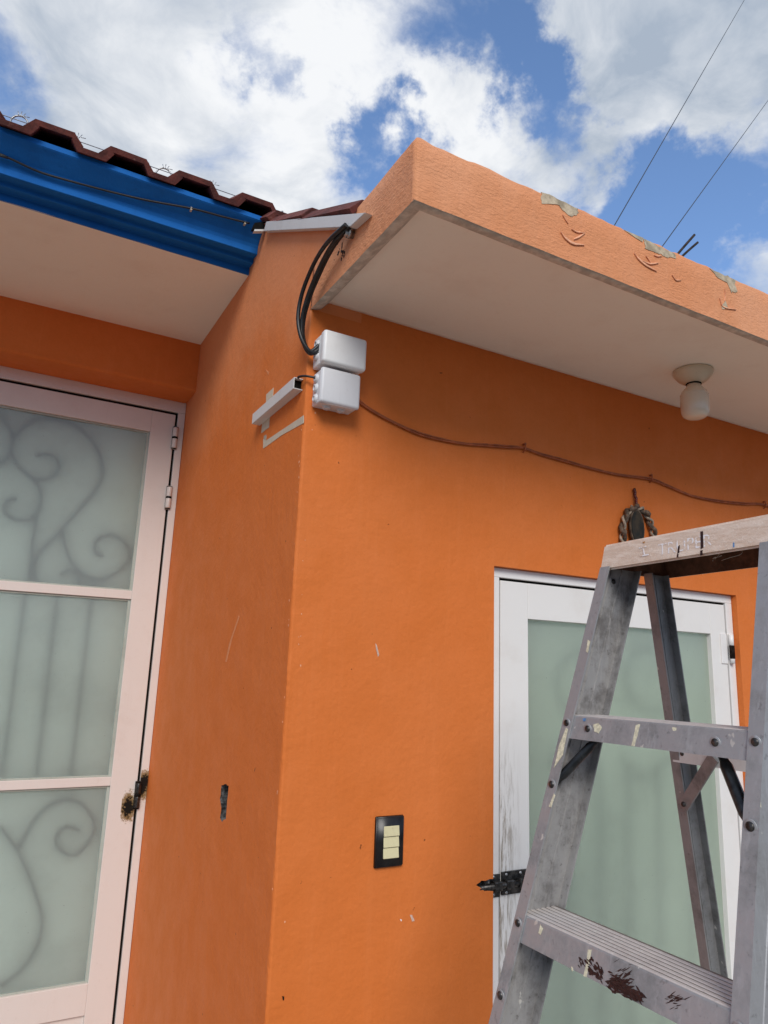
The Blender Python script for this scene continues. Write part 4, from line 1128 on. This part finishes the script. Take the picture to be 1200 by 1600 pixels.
# lower right corner: flange catch plate
# ------------------------------------------------------------------ small things on the roofs
for px0, py0, px1, py1, lab in ((1060, 396, 1085, 367, 'longer of two rusty rebar ends on top of the canopy slab'), (1069, 398, 1090, 379, 'shorter of two rusty rebar ends on top of the canopy slab')):
    a_ = onY(px0, py0, -.46); b_ = onY(px1, py1, -.46); a_ = a_ - (b_ - a_).normalized() * .06
    bm = bmesh.new(); m_ = a_.lerp(b_, .55) + Vector((.002, 0, .003)); tube(bm, smooth_path([a_, m_, b_], 5), .0035, 8)
    tag(obj('rebar', bm, 'rust'), lab, 'rebar', 'rebar ends on the canopy slab')
# barbed wire strung above the tiles
bwY = .78
t = empty('barbed_wire', (-.6, bwY, 3.4)); tag(t, 'thin barbed wire with coiled clips running above the roof tiles', 'barbed wire')
A_, B_ = onY(-200, 112, bwY), onY(400, 326, bwY)
A_ = onY(0, 178, bwY) + (onY(0, 178, bwY) - onY(365, 305, bwY)) * 1.5; B_ = onY(365, 305, bwY) + (onY(365, 305, bwY) - onY(0, 178, bwY)) * .25
bm = bmesh.new(); tube(bm, [A_, A_.lerp(B_, .5), B_], .0016, 6); par(obj('strand', bm, 'steel'), t)
for px, py in ((31, 184), (120, 217), (257, 266), (331, 291), (-60, 156)):
    c = onY(px, py, bwY); bm = bmesh.new(); R_ = .026 if px in (31, 257, -60) else .014
    tube(bm, [c + Vector((R_ * math.cos(a), .006 * a, R_ * 1.1 * math.sin(a) - .014)) for a in [i * .35 for i in range(-1, 11)]], .0030, 6)
    for dx, dz, l in ((-.3, 1, .022), (.5, 1, .026), (1, .2, .02), (.1, 1, .03)):
        v = Vector((dx, .1, dz)).normalized(); q = c + Vector((dx * .018, 0, .012)); tube(bm, [q - v * l * .3, q + v * l * .5], .0013, 5)
    par(obj('barb', bm, 'steel'), t)
# posts that carry the strand, hidden behind the tiles
bm = bmesh.new()
for f_ in (.0, 1.0):
    p = A_.lerp(B_, f_); tube(bm, [Vector((p.x, p.y, 3.160 + TAN * (p.y - .45) - .01)), p + Vector((0, 0, .004))], .004, 6)
par(obj('carrier', bm, 'steel'), t)
# overhead lines
for k, (p0, p1, lab) in enumerate((((1163, 0), (963, 347), 'thin overhead line crossing the clouds, the one farther from the rebar ends'), ((1200, 157), (1037, 382), 'thin overhead line meeting the slab edge beside the rebar ends'))):
    a_ = onY(*p0, 6.5); b_ = onY(*p1, 3.4); d = a_ - b_
    bm = bmesh.new(); far_ = b_ + d * 7; P = []
    for i in range(25):
        u = i / 24; P.append(b_.lerp(far_, u) if False else (b_ - d * .30).lerp(far_, u))
    tube(bm, P, .0058, 6)
    tag(obj('power_line', bm, 'pl_wire'), lab, 'power line', 'overhead lines above the canopy slab')
